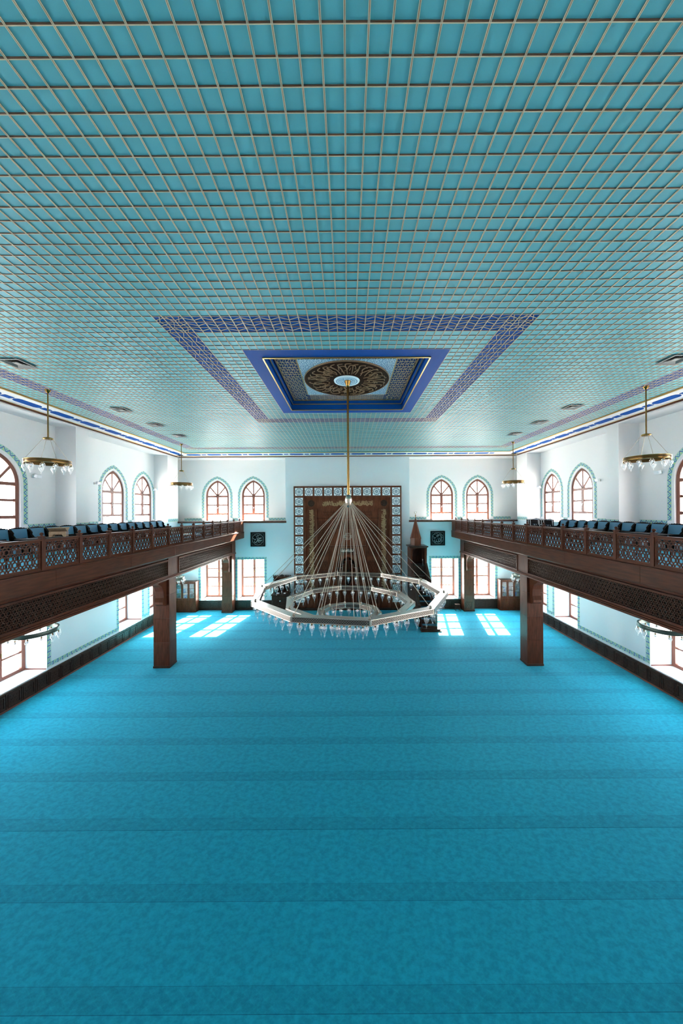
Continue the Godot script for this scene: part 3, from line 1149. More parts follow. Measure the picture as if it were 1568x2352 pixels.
# ---------------------------------------------------------------- galleries and columns
func build_gallery(s: float) -> void:
	var side := "left" if s < 0 else "right"
	var g := thing("gallery", side + " gallery deck with brown fascia and carved lattice beam", "gallery", Transform3D.IDENTITY, "", "structure")
	var b := MB.new()
	b.span(Vector3(s * (XR + 0.03), GY - 0.38, -ZB), Vector3(s * XW, GY - 0.02, -ZF))
	part(g, "deck", b, M.white)
	b = MB.new()
	b.span(Vector3(s * (XR + 0.1), GY - 0.02, -ZB), Vector3(s * (XW - 0.01), GY, -ZF))
	part(g, "gallery_carpet", b, M.rug)
	var js := [ZB, 2.7, 5.6, 8.46, 11.4, 14.3, 17.2, 20.1, ZF]
	for i in js.size() - 1:
		b = MB.new()
		b.span(Vector3(s * XR, GY - 0.43, -js[i] - 0.002), Vector3(s * (XR + 0.03), GY + 0.0, -js[i + 1] + 0.002), 0.003)
		part(g, "fascia_board", b, M.wood)
	b = MB.new()
	b.span(Vector3(s * (XR - 0.02), GY, -ZB), Vector3(s * (XR + 0.16), GY + 0.03, -ZF), 0.008)
	part(g, "kerb", b, M.wood)
	# beam
	b = MB.new()
	b.span(Vector3(s * (XC + 0.05), 4.13, -ZB), Vector3(s * (XC + 0.70), 5.33, -ZF))
	part(g, "beam", b, M.wood)
	b = MB.new()
	for q in [[5.22, 5.33, -0.30], [5.15, 5.22, -0.22], [5.09, 5.15, -0.06], [4.11, 4.19, -0.05], [4.19, 4.24, -0.03]]:
		b.span(Vector3(s * (XC + q[2]), q[0], -ZB), Vector3(s * (XC + 0.06), q[1], -ZF), 0.012)
	b.span(Vector3(s * (XR + 0.03), 5.25, -ZB), Vector3(s * (XR + 0.12), 5.30, -ZF), 0.01)
	b.span(Vector3(s * (XR + 0.12), 5.29, -ZB), Vector3(s * XC, 5.33, -ZF))
	part(g, "beam_moulding", b, M.wood)
	for q in [[ZB, 6.45], [7.2, 14.93], [15.83, 23.1]]:
		var l: float = q[1] - q[0]
		var x := Transform3D(Basis(Vector3(0, 0, -1), Vector3.UP, Vector3(s, 0, 0)), Vector3(s * (XC + 0.03), 4.63, -(q[0] + q[1]) / 2))
		b = MB.new()
		b.rect(-l / 2, l / 2, 0.32, 0.38, -0.05, 0.02, x)
		b.rect(-l / 2, l / 2, -0.38, -0.32, -0.05, 0.02, x)
		b.rect(-l / 2, -l / 2 + 0.06, -0.32, 0.32, -0.05, 0.02, x)
		b.rect(l / 2 - 0.06, l / 2, -0.32, 0.32, -0.05, 0.02, x)
		part(g, "panel_frame", b, M.wood)
		b = MB.new()
		if q[1] > 10.0:
			star_lattice(b, l - 0.12, 0.64, 0.14, 0.019, 0.024, x)
		else:
			lattice(b, l - 0.12, 0.64, 0.25, 0.03, 0.03, 0.024, x)
		part(g, "carved_lattice", b, M.carved)
		b = MB.new()
		b.rect(-l / 2 + 0.06, l / 2 - 0.06, -0.32, 0.32, 0.012, 0.02, x)
		part(g, "lattice_backing", b, M.black)
	for q in [[6.45, 7.2], [14.93, 15.83], [23.1, ZF]]:
		b = MB.new()
		b.span(Vector3(s * (XC - 0.0), 4.24, -q[0]), Vector3(s * (XC + 0.06), 5.1, -q[1]), 0.004)
		part(g, "beam_stile", b, M.wood_tall)
	# balustrade
	var t := thing("balustrade", side + " gallery balustrade of turned-topped posts and star lattice panels", "balustrade")
	var pm := MB.new()
	pm.box(Vector3(0, 0.44, 0), Vector3(0.1, 0.83, 0.1), 0.008)
	pm.box(Vector3(0, 0.865, 0), Vector3(0.125, 0.03, 0.125), 0.006)
	var post := mk([[pm, M.wood_tall]])
	var fm := MB.new()
	fm.lathe([Vector2(0.0, 0.975), Vector2(0.02, 0.97), Vector2(0.045, 0.945), Vector2(0.04, 0.92), Vector2(0.018, 0.9), Vector2(0.04, 0.885), Vector2(0.05, 0.878)], 12)
	var fin := mk([[fm, M.wood_tall]])
	var lm := MB.new()
	star_lattice(lm, 0.965, 0.62, 0.178, 0.02, 0.03)
	var lat := mk([[lm, M.wood]])
	var rm := MB.new()
	for q in [[-0.5225, 0.5225, 0.31, 0.35], [-0.5225, 0.5225, -0.35, -0.31], [-0.5225, -0.4825, -0.31, 0.31], [0.4825, 0.5225, -0.31, 0.31]]:
		rm.rect(q[0], q[1], q[2], q[3], -0.025, 0.025)
	var frm := mk([[rm, M.wood]])
	var z := 8.13 - 1.145 * 8
	while z < 23.4:
		var p := put(t, "post", post, at(s * (XR + 0.06), GY + 0.03, z))
		put(p, "finial", fin)
		if z + 1.2 < 23.6:
			var y := at(s * (XR + 0.06), GY + 0.44, z + 0.5725, PI / 2)
			var l := put(t, "lattice_panel", lat, y)
			put(l, "frame", frm)
		z += 1.145
	z -= 1.145
	b = MB.new()
	b.span(Vector3(s * (XR + 0.03), GY + 0.06, -z - 0.05), Vector3(s * (XR + 0.09), GY + 0.82, -ZF + 0.02), 0.005)
	part(t, "end_panel", b, M.wood_tall)
	b = MB.new()
	b.span(Vector3(s * (XR + 0.01), GY + 0.79, -ZB), Vector3(s * (XR + 0.11), GY + 0.835, -ZF + 0.01), 0.012)
	part(t, "handrail", b, M.wood)
	b = MB.new()
	b.span(Vector3(s * (XR + 0.03), GY + 0.03, -ZB), Vector3(s * (XR + 0.09), GY + 0.09, -ZF + 0.01), 0.008)
	part(t, "bottom_rail", b, M.wood)


func build_columns(s: float) -> void:
	var side := "left" if s < 0 else "right"
	for q in [[14.98, 15.6, "square brown timber column carrying the middle of the " + side + " gallery"], [23.1, ZF - 0.005, "square brown timber pillar against the far wall under the " + side + " gallery end"]]:
		var t := thing("column", q[2], "column", Transform3D.IDENTITY, "", "structure")
		var ys := [0.09, 1.18, 2.28, 3.38, 4.13]
		for i in 4:
			var b := MB.new()
			b.span(Vector3(s * XC, ys[i], -q[0]), Vector3(s * (XC + 0.74), ys[i + 1] - 0.004, -q[1]), 0.006)
			part(t, "shaft_panel", b, M.wood_tall)
		var b := MB.new()
		b.span(Vector3(s * (XC - 0.02), 0.0, -q[0] + 0.02), Vector3(s * (XC + 0.76), 0.09, -q[1]), 0.008)
		part(t, "plinth", b, M.dark)
		# corbel under the beam, on the face towards the viewer
		var pl := PackedVector2Array([Vector2(0, 4.12), Vector2(0.62, 4.12), Vector2(0.62, 3.98), Vector2(0.5, 3.93), Vector2(0.34, 3.8), Vector2(0.25, 3.6), Vector2(0.22, 3.3), Vector2(0.3, 3.12), Vector2(0.3, 3.02), Vector2(0.16, 2.92), Vector2(0, 2.9)])
		b = MB.new()
		b.prism(pl, XC + 0.12, XC + 0.50, Transform3D(Basis(Vector3(0, 0, 1), Vector3.UP, Vector3(s, 0, 0)), Vector3(0, 0, -q[0])))
		part(t, "corbel", b, M.wood_tall)
		if q[0] > 20:
			var x := at(s * (XC + 0.37), 0.43, q[0] - 0.012)
			b = MB.new()
			b.rect(-0.23, 0.23, 0.2, 0.24, -0.012, 0.02, x)
			b.rect(-0.23, 0.23, -0.24, -0.2, -0.012, 0.02, x)
			b.rect(-0.23, -0.19, -0.2, 0.2, -0.012, 0.02, x)
			b.rect(0.19, 0.23, -0.2, 0.2, -0.012, 0.02, x)
			lattice(b, 0.38, 0.4, 0.13, 0.016, 0.016, 0.03, x)
			part(t, "carved_panel", b, M.wood_tall)


func dado_mesh(w: float) -> ArrayMesh:
	var b := MB.new()
	var k := w / 2 - 0.05
	for q in [[-k, k, 0.19, 0.235], [-k, k, -0.235, -0.19], [-k, -k + 0.045, -0.19, 0.19], [k - 0.045, k, -0.19, 0.19]]:
		b.rect(q[0], q[1], q[2], q[3], 0, 0.03)
	lattice(b, w - 0.25, 0.32, 0.125, 0.016, 0.018, 0.026)
	return mk([[b, M.dark]])


func build_wainscot(s: float) -> void:
	var side := "left" if s < 0 else "right"
	var t := thing("baseboard_" + side, "dark carved panelling along the foot of the " + side + " side wall", "wainscot", Transform3D.IDENTITY, "", "structure")
	var b := MB.new()
	b.span(Vector3(s * (XW - 0.03), 0, -ZB), Vector3(s * XW, 0.68, -ZF))
	part(t, "backboard", b, M.dark)
	b = MB.new()
	b.span(Vector3(s * (XW - 0.075), 0.64, -ZB), Vector3(s * XW, 0.69, -ZF), 0.008)
	part(t, "top_rail", b, M.dark)
	b = MB.new()
	b.span(Vector3(s * (XW - 0.07), 0, -ZB), Vector3(s * XW, 0.055, -ZF), 0.008)
	part(t, "skirting", b, M.frame)
	var m := dado_mesh(0.56)
	var sm := MB.new()
	sm.box(Vector3(0, 0.345, 0.015), Vector3(0.05, 0.56, 0.035), 0.006)
	var stile := mk([[sm, M.dark]])
	var z := 11.77 - 0.56 * 24
	while z < ZF - 0.6:
		put(t, "dado_panel", m, at(s * (XW - 0.03), 0.345, z + 0.28, -s * PI / 2))
		put(t, "stile", stile, at(s * (XW - 0.03), 0, z, -s * PI / 2))
		z += 0.56
	if s > 0:
		return
	t = thing("baseboard_far", "dark carved panelling along the foot of the far wall", "wainscot", Transform3D.IDENTITY, "", "structure")
	for q in [[-XW, -3.95], [3.95, XW]]:
		b = MB.new()
		b.span(Vector3(q[0], 0, -ZF + 0.03), Vector3(q[1], 0.68, -ZF))
		part(t, "backboard", b, M.dark)
		b = MB.new()
		b.span(Vector3(q[0], 0.64, -ZF + 0.075), Vector3(q[1], 0.69, -ZF), 0.008)
		part(t, "top_rail", b, M.dark)
		b = MB.new()
		b.span(Vector3(q[0], 0, -ZF + 0.07), Vector3(q[1], 0.055, -ZF), 0.008)
		part(t, "skirting", b, M.dark)
	m = dado_mesh(0.68)
	for k in 12:
		for e in [-1.0, 1.0]:
			put(t, "dado_panel", m, at(e * (4.4 + 0.68 * k), 0.345, ZF - 0.03))
			put(t, "stile", stile, at(e * (4.4 + 0.68 * k - 0.34), 0, ZF - 0.03))


# ---------------------------------------------------------------- the carved portal on the far wall
func build_portal() -> void:
	var t := thing("prayer_niche", "tall carved brown wooden prayer niche framed by white star tiles on far wall", "niche", at(0, 0, ZF))
	var b := MB.new()
	b.rect(-3.92, 3.92, 8.22, 9.03, 0, 0.22)
	b.rect(-3.92, -3.10, 0, 8.22, 0, 0.22)
	b.rect(3.10, 3.92, 0, 8.22, 0, 0.22)
	part(t, "outer_frame", b, M.portal)
	for q in [[3.92, 9.03], [3.14, 8.26]]:
		b = MB.new()
		b.box(Vector3(0, q[1] - 0.03, 0.235), Vector3(q[0] * 2, 0.06, 0.05), 0.012)
		for s in [-1.0, 1.0]:
			b.box(Vector3(s * (q[0] - 0.03), q[1] / 2, 0.235), Vector3(0.06, q[1], 0.05), 0.012)
		part(t, "frame_moulding", b, M.portal)
	var tm := MB.new()
	tm.rect(-0.287, 0.287, -0.287, 0.287, 0, 0.03)
	var tile := mk([[tm, M.tile]])
	var bm := MB.new()
	for k in 4:
		bm.box(Vector3(0, 0.32, 0.015), Vector3(0.706, 0.055, 0.04), 0.01, Transform3D(Basis(Vector3(0, 0, 1), PI / 2 * k), Vector3.ZERO))
	var surround := mk([[bm, M.portal]])
	for k in range(-5, 6):
		var p := put(t, "tile", tile, Transform3D(Basis.IDENTITY, Vector3(k * 0.706, 8.62, 0.205)))
		put(p, "tile_surround", surround)
	for k in range(1, 12):
		for s in [-1.0, 1.0]:
			var p := put(t, "tile", tile, Transform3D(Basis.IDENTITY, Vector3(s * 3.53, 8.62 - 0.706 * k, 0.205)))
			put(p, "tile_surround", surround)
	# inner surround
	b = MB.new()
	b.rect(-3.1, 3.1, 7.4, 8.22, 0, 0.12)
	b.rect(-3.1, -2.27, 0, 7.4, 0, 0.12)
	b.rect(2.27, 3.1, 0, 7.4, 0, 0.12)
	part(t, "inner_surround", b, M.portal)
	for s in [-1.0, 1.0]:
		b = MB.new()
		b.lathe([Vector2(0.24, 0.0), Vector2(0.23, 0.03), Vector2(0.2, 0.02), Vector2(0.0, 0.015)], 24, Transform3D(Basis(Vector3.RIGHT, PI / 2), Vector3(s * 2.66, 7.78, 0.12)))
		for k in 4:
			b.box(Vector3(s * 2.66, 7.78, 0.14), Vector3(0.36, 0.03, 0.03), 0.0, Transform3D(Basis.IDENTITY, Vector3(s * 2.66, 7.78, 0)) * Transform3D(Basis(Vector3(0, 0, 1), PI / 4 * k), Vector3.ZERO) * Transform3D(Basis.IDENTITY, -Vector3(s * 2.66, 7.78, 0)))
		part(t, "roundel", b, M.dark)
		b = MB.new()
		b.rect(s * 2.37, s * 2.40, 0.9, 7.4, 0.12, 0.15)
		b.rect(s * 2.87, s * 2.90, 0.9, 7.4, 0.12, 0.15)
		b.rect(s * 2.37, s * 2.90, 7.37, 7.4, 0.12, 0.15)
		b.rect(s * 2.25, s * 2.33, 0, 7.45, 0.1, 0.2)
		part(t, "strip_frame", b, M.portal)
		b = MB.new()
		script_line(b, 6.3, 0.44, Transform3D(Basis(Vector3(0, 1, 0), Vector3(-1, 0, 0), Vector3(0, 0, 1)), Vector3(s * 2.635, 4.2, 0.12)))
		script_line(b, 6.3, 0.4, Transform3D(Basis(Vector3(0, 1, 0), Vector3(-1, 0, 0), Vector3(0, 0, 1)), Vector3(s * 2.62, 4.25, 0.118)))
		part(t, "script_strip", b, M.script)
	b = MB.new()
	b.rect(-2.33, 2.33, 7.36, 7.45, 0.1, 0.2)
	b.rect(-1.95, 1.95, 8.0, 8.04, 0.12, 0.15)
	b.rect(-1.95, 1.95, 7.5, 7.54, 0.12, 0.15)
	b.rect(-1.95, -1.91, 7.5, 8.04, 0.12, 0.15)
	b.rect(1.91, 1.95, 7.5, 8.04, 0.12, 0.15)
	part(t, "cartouche_frame", b, M.portal)
	b = MB.new()
	script_line(b, 3.8, 0.46, Transform3D(Basis.IDENTITY, Vector3(0, 7.77, 0.12)))
	script_line(b, 3.7, 0.4, Transform3D(Basis.IDENTITY, Vector3(0.05, 7.76, 0.118)))
	part(t, "script_cartouche", b, M.script)
	# central field, with the pointed recess
	b = MB.new()
	var pl := PackedVector2Array([Vector2(-2.27, 0), Vector2(-2.27, 7.4), Vector2(2.27, 7.4), Vector2(2.27, 0), Vector2(0.62, 0)])
	var ar := arch(0.62, 3.0)
	ar.reverse()
	for p in ar:
		pl.append(p)
	pl.append(Vector2(-0.62, 0))
	b.prism(pl, -0.02, 0.06)
	part(t, "central_field", b, M.portal)
	b = MB.new()
	for s in [-1.0, 1.0]:
		b.rect(s * 1.32, s * 1.40, 0, 6.7, 0.06, 0.14)
		b.rect(s * 0.72, s * 0.78, 0, 4.05, 0.06, 0.12)
	b.rect(-2.27, 2.27, 6.65, 6.73, 0.06, 0.14)
	b.rect(-1.34, 1.34, 4.58, 4.66, 0.06, 0.14)
	b.rect(-0.78, 0.78, 4.0, 4.07, 0.06, 0.12)
	part(t, "field_moulding", b, M.wood_tall)
	b = MB.new()
	b.rect(-0.655, 0.655, 2.9, 3.98, -0.9, -0.78)
	for s in [-1.0, 1.0]:
		b.rect(s * 0.63, s * 0.655, 0, 3.98, -0.8, -0.02)
	b.rect(-0.655, 0.655, 3.94, 3.98, -0.8, -0.02)
	part(t, "recess_lining", b, M.dark)
	for q in [[-1.82, 5.2, 0.72, 2.6], [1.82, 5.2, 0.72, 2.6], [-1.82, 2.0, 0.72, 3.2], [1.82, 2.0, 0.72, 3.2], [0.0, 7.02, 3.6, 0.4], [0.0, 6.2, 2.2, 0.6]]:
		b = MB.new()
		lattice(b, q[2], q[3], 0.2, 0.03, 0.03, 0.03, Transform3D(Basis.IDENTITY, Vector3(q[0], q[1], 0.065)))
		part(t, "carved_panel", b, M.wood_tall)
	b = MB.new()
	b.lathe([Vector2(0.42, 0.0), Vector2(0.42, 0.04), Vector2(0.37, 0.05), Vector2(0.36, 0.02), Vector2(0, 0.02)], 32, Transform3D(Basis(Vector3.RIGHT, PI / 2), Vector3(0, 5.35, 0.06)))
	part(t, "round_boss", b, M.portal)
	b = MB.new()
	for k in 4:
		script_line(b, [0.4, 0.62, 0.62, 0.4][k], 0.17, Transform3D(Basis.IDENTITY, Vector3(0, 5.55 - 0.135 * k, 0.08)))
	part(t, "script_boss", b, flat(c8(150, 138, 126), 0.5))
	b = MB.new()
	b.rect(-0.5, 0.5, 4.12, 4.48, 0.06, 0.09)
	part(t, "plaque", b, M.dark)
	b = MB.new()
	script_line(b, 0.92, 0.3, Transform3D(Basis.IDENTITY, Vector3(0, 4.3, 0.09)))
	part(t, "script_plaque", b, flat(c8(190, 184, 176), 0.5))
	# the recess itself: a half-round shell
	b = MB.new()
	for k in 10:
		var a0 := PI * k / 10
		var a1 := PI * (k + 1) / 10
		var n0 := Vector3(-cos(a0), 0, 1.0 * sin(a0))
		var n1 := Vector3(-cos(a1), 0, 1.0 * sin(a1))
		var p := Vector3(0.62 * cos(a0), 0, -0.75 * sin(a0) - 0.02)
		var q := Vector3(0.62 * cos(a1), 0, -0.75 * sin(a1) - 0.02)
		var h := Vector3(0, 3.0, 0)
		b.tri(p, q, q + h, n0, n1, n1)
		b.tri(p, q + h, p + h, n0, n1, n0)
		for j in 3:      # stepped hood
			var f0 := 1.0 - j * 0.3
			var f1 := f0 - 0.3
			var y0 := 3.0 + j * 0.28
			var dn := Vector3(0, -1, 0.3)
			var p0 := p * f0 + Vector3(0, y0, 0)
			var q0 := q * f0 + Vector3(0, y0, 0)
			var p1 := p * f1 + Vector3(0, y0, 0)
			var q1 := q * f1 + Vector3(0, y0, 0)
			b.poly([p0, q0, q1, p1], dn)
			b.poly([p1, q1, q1 + Vector3(0, 0.28, 0), p1 + Vector3(0, 0.28, 0)], n0)
	part(t, "recess", b, M.portal)
	for s in [-1.0, 1.0]:
		b = MB.new()
		b.lathe([Vector2(0.09, 3.1), Vector2(0.11, 3.05), Vector2(0.065, 2.95), Vector2(0.06, 0.3), Vector2(0.1, 0.2), Vector2(0.1, 0.0)], 14, Transform3D(Basis.IDENTITY, Vector3(s * 0.72, 0, 0.1)))
		part(t, "colonnette", b, M.dark)
	# a plinth and a dark drum lamp on a stand inside
	b = MB.new()
	b.rect(-3.95, 3.95, 0, 0.12, 0.0, 0.3)
	part(t, "plinth", b, M.dark)
	var l := thing("oil_lamp", "dark hanging lamp inside the arched recess of the carved prayer niche", "lamp", at(0, 0, ZF - 0.3))
	b = MB.new()
	b.lathe([Vector2(0.0, 2.95), Vector2(0.08, 2.9), Vector2(0.1, 2.7), Vector2(0.22, 2.45), Vector2(0.26, 2.2), Vector2(0.18, 1.95), Vector2(0.06, 1.8), Vector2(0.0, 1.72)], 16)
	part(l, "body", b, M.black)
	b = MB.new()
	b.tube(Vector3(0, 2.95, 0), Vector3(0, 3.7, 0), 0.012, 0.012, 6)
	part(l, "chain", b, M.black)


# ---------------------------------------------------------------- stepped pulpit with the spire
func build_pulpit() -> void:
	var xl := 4.36
	var xr := 5.5
	var xm := (xl + xr) / 2
	var t := thing("pulpit", "tall dark carved wooden pulpit with steep stair and pointed brown spire", "pulpit", Transform3D.IDENTITY)
	var b := MB.new()
	b.span(Vector3(xl, 0, -22.62), Vector3(xr, 3.36, -ZF + 0.08))
	part(t, "base", b, M.dark)
	# canopy box: four posts, arched front
	b = MB.new()
	for x in [xl, xr - 0.14]:
		for z in [22.6, 23.62]:
			b.span(Vector3(x, 3.36, -z), Vector3(x + 0.14, 4.6, -z - 0.14), 0.01)
	b.span(Vector3(xl, 3.36, -23.7), Vector3(xr, 4.6, -23.75))
	b.span(Vector3(xr - 0.06, 3.36, -22.7), Vector3(xr - 0.02, 4.6, -23.7))
	b.span(Vector3(xl + 0.02, 3.36, -22.7), Vector3(xl + 0.06, 4.6, -23.7))
	part(t, "canopy_box", b, M.wood_tall)
	b = MB.new()
	var pl := PackedVector2Array([Vector2(-0.57, 1.24)])
	for p in arch(0.42, 0.72):
		pl.append(p)
	pl.append(Vector2(0.57, 1.24))
	pl.insert(1, Vector2(-0.57, 0.72))
	pl.insert(pl.size() - 1, Vector2(0.57, 0.72))
	b.prism(pl, 0, 0.06, at(xm, 3.36, 22.64))
	part(t, "canopy_arch", b, M.wood_tall)
	b = MB.new()
	b.box(Vector3(xm, 4.62, -23.16), Vector3(1.22, 0.05, 1.2), 0.015)
	b.box(Vector3(xm, 4.69, -23.16), Vector3(1.34, 0.08, 1.3), 0.02)
	part(t, "cornice", b, M.dark)
	var oct := Transform3D(Basis(Vector3.UP, PI / 8), Vector3(xm - 0.09, 0, -23.16))
	b = MB.new()
	for q in [[0.375, 4.73, 0.375, 5.23], [0.40, 5.22, 0.40, 5.27], [0.385, 5.27, 0.02, 6.7]]:
		for i in 8:
			var a0 := TAU * i / 8
			var a1 := TAU * (i + 1) / 8
			var am := (a0 + a1) / 2
			var slope := Vector3(cos(am), (q[0] - q[2]) / maxf(q[3] - q[1], 0.01), sin(am)).normalized()
			b.poly([oct * Vector3(q[0] * cos(a0), q[1], q[0] * sin(a0)), oct * Vector3(q[0] * cos(a1), q[1], q[0] * sin(a1)), oct * Vector3(q[2] * cos(a1), q[3], q[2] * sin(a1)), oct * Vector3(q[2] * cos(a0), q[3], q[2] * sin(a0))], oct.basis * slope)
	part(t, "spire", b, wood(c8(88, 46, 31), c8(114, 62, 44), Vector3(2, 0.3, 2), 0.3))
	b = MB.new()
	var fx := Transform3D(Basis.IDENTITY, Vector3(xm - 0.09, 0, -23.16))
	b.lathe([Vector2(0.0, 7.0), Vector2(0.012, 6.98), Vector2(0.015, 6.92), Vector2(0.05, 6.87), Vector2(0.03, 6.82), Vector2(0.015, 6.8), Vector2(0.045, 6.76), Vector2(0.02, 6.7), Vector2(0.02, 6.66)], 10, fx)
	for i in 8:
		var a0 := deg_to_rad(-240.0 + i * 37.5)
		var a1 := deg_to_rad(-240.0 + (i + 1) * 37.5)
		b.bar(fx * Vector3(0.08 * cos(a0), 7.07 + 0.08 * sin(a0), 0), fx * Vector3(0.08 * cos(a1), 7.07 + 0.08 * sin(a1), 0), 0.02, 0.02, Vector3(0, 0, 1))
	part(t, "crescent_finial", b, M.brass)
	# stair: solid side cheeks with sloping tops, steps between
	for x in [xl, xr - 0.13]:
		b = MB.new()
		b.prism(PackedVector2Array([Vector2(22.62, 0), Vector2(20.2, 0), Vector2(20.2, 1.2), Vector2(22.62, 3.5)]), x, x + 0.13, Transform3D(Basis(Vector3(0, 0, -1), Vector3.UP, Vector3(1, 0, 0)), Vector3.ZERO))
		part(t, "side_cheek", b, M.dark)
		b = MB.new()
		b.bar(Vector3(x + 0.065, 1.22, -20.2), Vector3(x + 0.065, 3.52, -22.62), 0.17, 0.07)
		part(t, "handrail", b, M.dark)
		b = MB.new()
		b.span(Vector3(x - 0.01, 0, -20.04), Vector3(x + 0.14, 1.3, -20.2), 0.012)
		b.box(Vector3(x + 0.065, 1.33, -20.12), Vector3(0.19, 0.05, 0.2), 0.012)
		part(t, "newel_post", b, M.dark)
	for k in 10:
		var z := 19.55 + k * 0.307
		b = MB.new()
		b.span(Vector3(xl + 0.13, 0, -z), Vector3(xr - 0.13, 0.27 * (k + 1), -z - 0.31), 0.008)
		part(t, "step", b, M.dark)
		if k > 5:
			continue
		b = MB.new()
		b.span(Vector3(xl + 0.14, 0.27 * (k + 1), -z - 0.01), Vector3(xr - 0.14, 0.27 * (k + 1) + 0.012, -z - 0.30))
		part(t, "step_carpet", b, M.step)
	b = MB.new()
	b.span(Vector3(xl - 0.04, 0, -19.2), Vector3(xr + 0.04, 0.06, -19.62), 0.01)
	b.span(Vector3(xl + 0.0, 0.06, -19.32), Vector3(xr - 0.0, 0.13, -19.62), 0.01)
	part(t, "bottom_step", b, M.dark)
	b = MB.new()
	b.tube(Vector3(0, 0, 0), Vector3(0.02, 0.32, 0.03), 0.012, 0.01, 8)
	b.lathe([Vector2(0.0, 0.46), Vector2(0.03, 0.44), Vector2(0.035, 0.4), Vector2(0.02, 0.32), Vector2(0.0, 0.31)], 10)
	var m := part(self, "microphone", b, M.bulb, at(xr - 0.26, 3.36, 22.75))
	tag(m, "small white microphone on the upper landing of the dark pulpit", "microphone")


func build_lectern() -> void:
	var t := thing("preaching_desk", "dark carved preaching desk with battlemented high back beside the prayer niche", "pulpit", at(-4.78, 0, 23.27))
	var b := MB.new()
	b.span(Vector3(-0.6, 0, 0.45), Vector3(0.6, 1.3, -0.3), 0.012)
	part(t, "desk_body", b, M.dark)
	b = MB.new()
	b.box(Vector3(0, 1.33, 0.1), Vector3(1.28, 0.07, 0.85), 0.015)
	part(t, "desk_top", b, M.dark)
	for q in [[0.83, 0.62], [0.28, 0.36]]:
		b = MB.new()
		for e in [[-0.47, 0.47, q[1] / 2 - 0.04, q[1] / 2], [-0.47, 0.47, -q[1] / 2, -q[1] / 2 + 0.04], [-0.47, -0.43, -q[1] / 2, q[1] / 2], [0.43, 0.47, -q[1] / 2, q[1] / 2]]:
			b.rect(e[0], e[1], e[2], e[3], 0, 0.03, Transform3D(Basis.IDENTITY, Vector3(0, q[0], 0.45)))
		lattice(b, 0.84, q[1] - 0.08, 0.15, 0.02, 0.02, 0.03, Transform3D(Basis.IDENTITY, Vector3(0, q[0], 0.45)))
		part(t, "carved_panel", b, M.dark)
	b = MB.new()
	b.lathe([Vector2(0.06, 0.0), Vector2(0.055, 0.02), Vector2(0.03, 0.035), Vector2(0.0, 0.04)], 14, Transform3D(Basis(Vector3.RIGHT, PI / 2), Vector3(0, 0.9, 0.465)))
	part(t, "rosette", b, M.silver)
	b = MB.new()
	b.span(Vector3(-0.54, 0.0, -0.30), Vector3(0.54, 2.4, -0.48), 0.01)
	for s in [-1.0, 1.0]:
		b.span(Vector3(s * 0.5, 1.3, -0.30), Vector3(s * 0.56, 2.35, 0.1), 0.01)
	part(t, "high_back", b, M.dark)
	b = MB.new()
	b.box(Vector3(0, 2.36, -0.36), Vector3(1.2, 0.1, 0.3), 0.02)
	b.box(Vector3(0, 2.45, -0.36), Vector3(1.3, 0.08, 0.36), 0.02)
	part(t, "cornice", b, M.wood_wide)
	b = MB.new()
	for k in 11:
		if absi(k - 5) > 0:
			b.box(Vector3(-0.6 + 0.12 * k, 2.545, -0.24), Vector3(0.065, 0.13, 0.05), 0.015)
	b.prism(PackedVector2Array([Vector2(-0.15, 2.48), Vector2(-0.12, 2.58), Vector2(0, 2.66), Vector2(0.12, 2.58), Vector2(0.15, 2.48)]), -0.27, -0.21)
	part(t, "crest", b, M.dark)
	for q in [[-0.2, 0.16, "white paper"], [0.28, 0.14, "small white box"]]:
		b = MB.new()
		b.box(Vector3(0, 0.025, 0), Vector3(q[1], 0.05, 0.1), 0.006)
		var o := part(self, "paper_box" if q[0] > 0 else "paper_pad", b, M.bulb, at(-4.78 + q[0], 1.368, 23.05))
		tag(o, q[2] + " lying on top of the dark preaching desk", "paper")


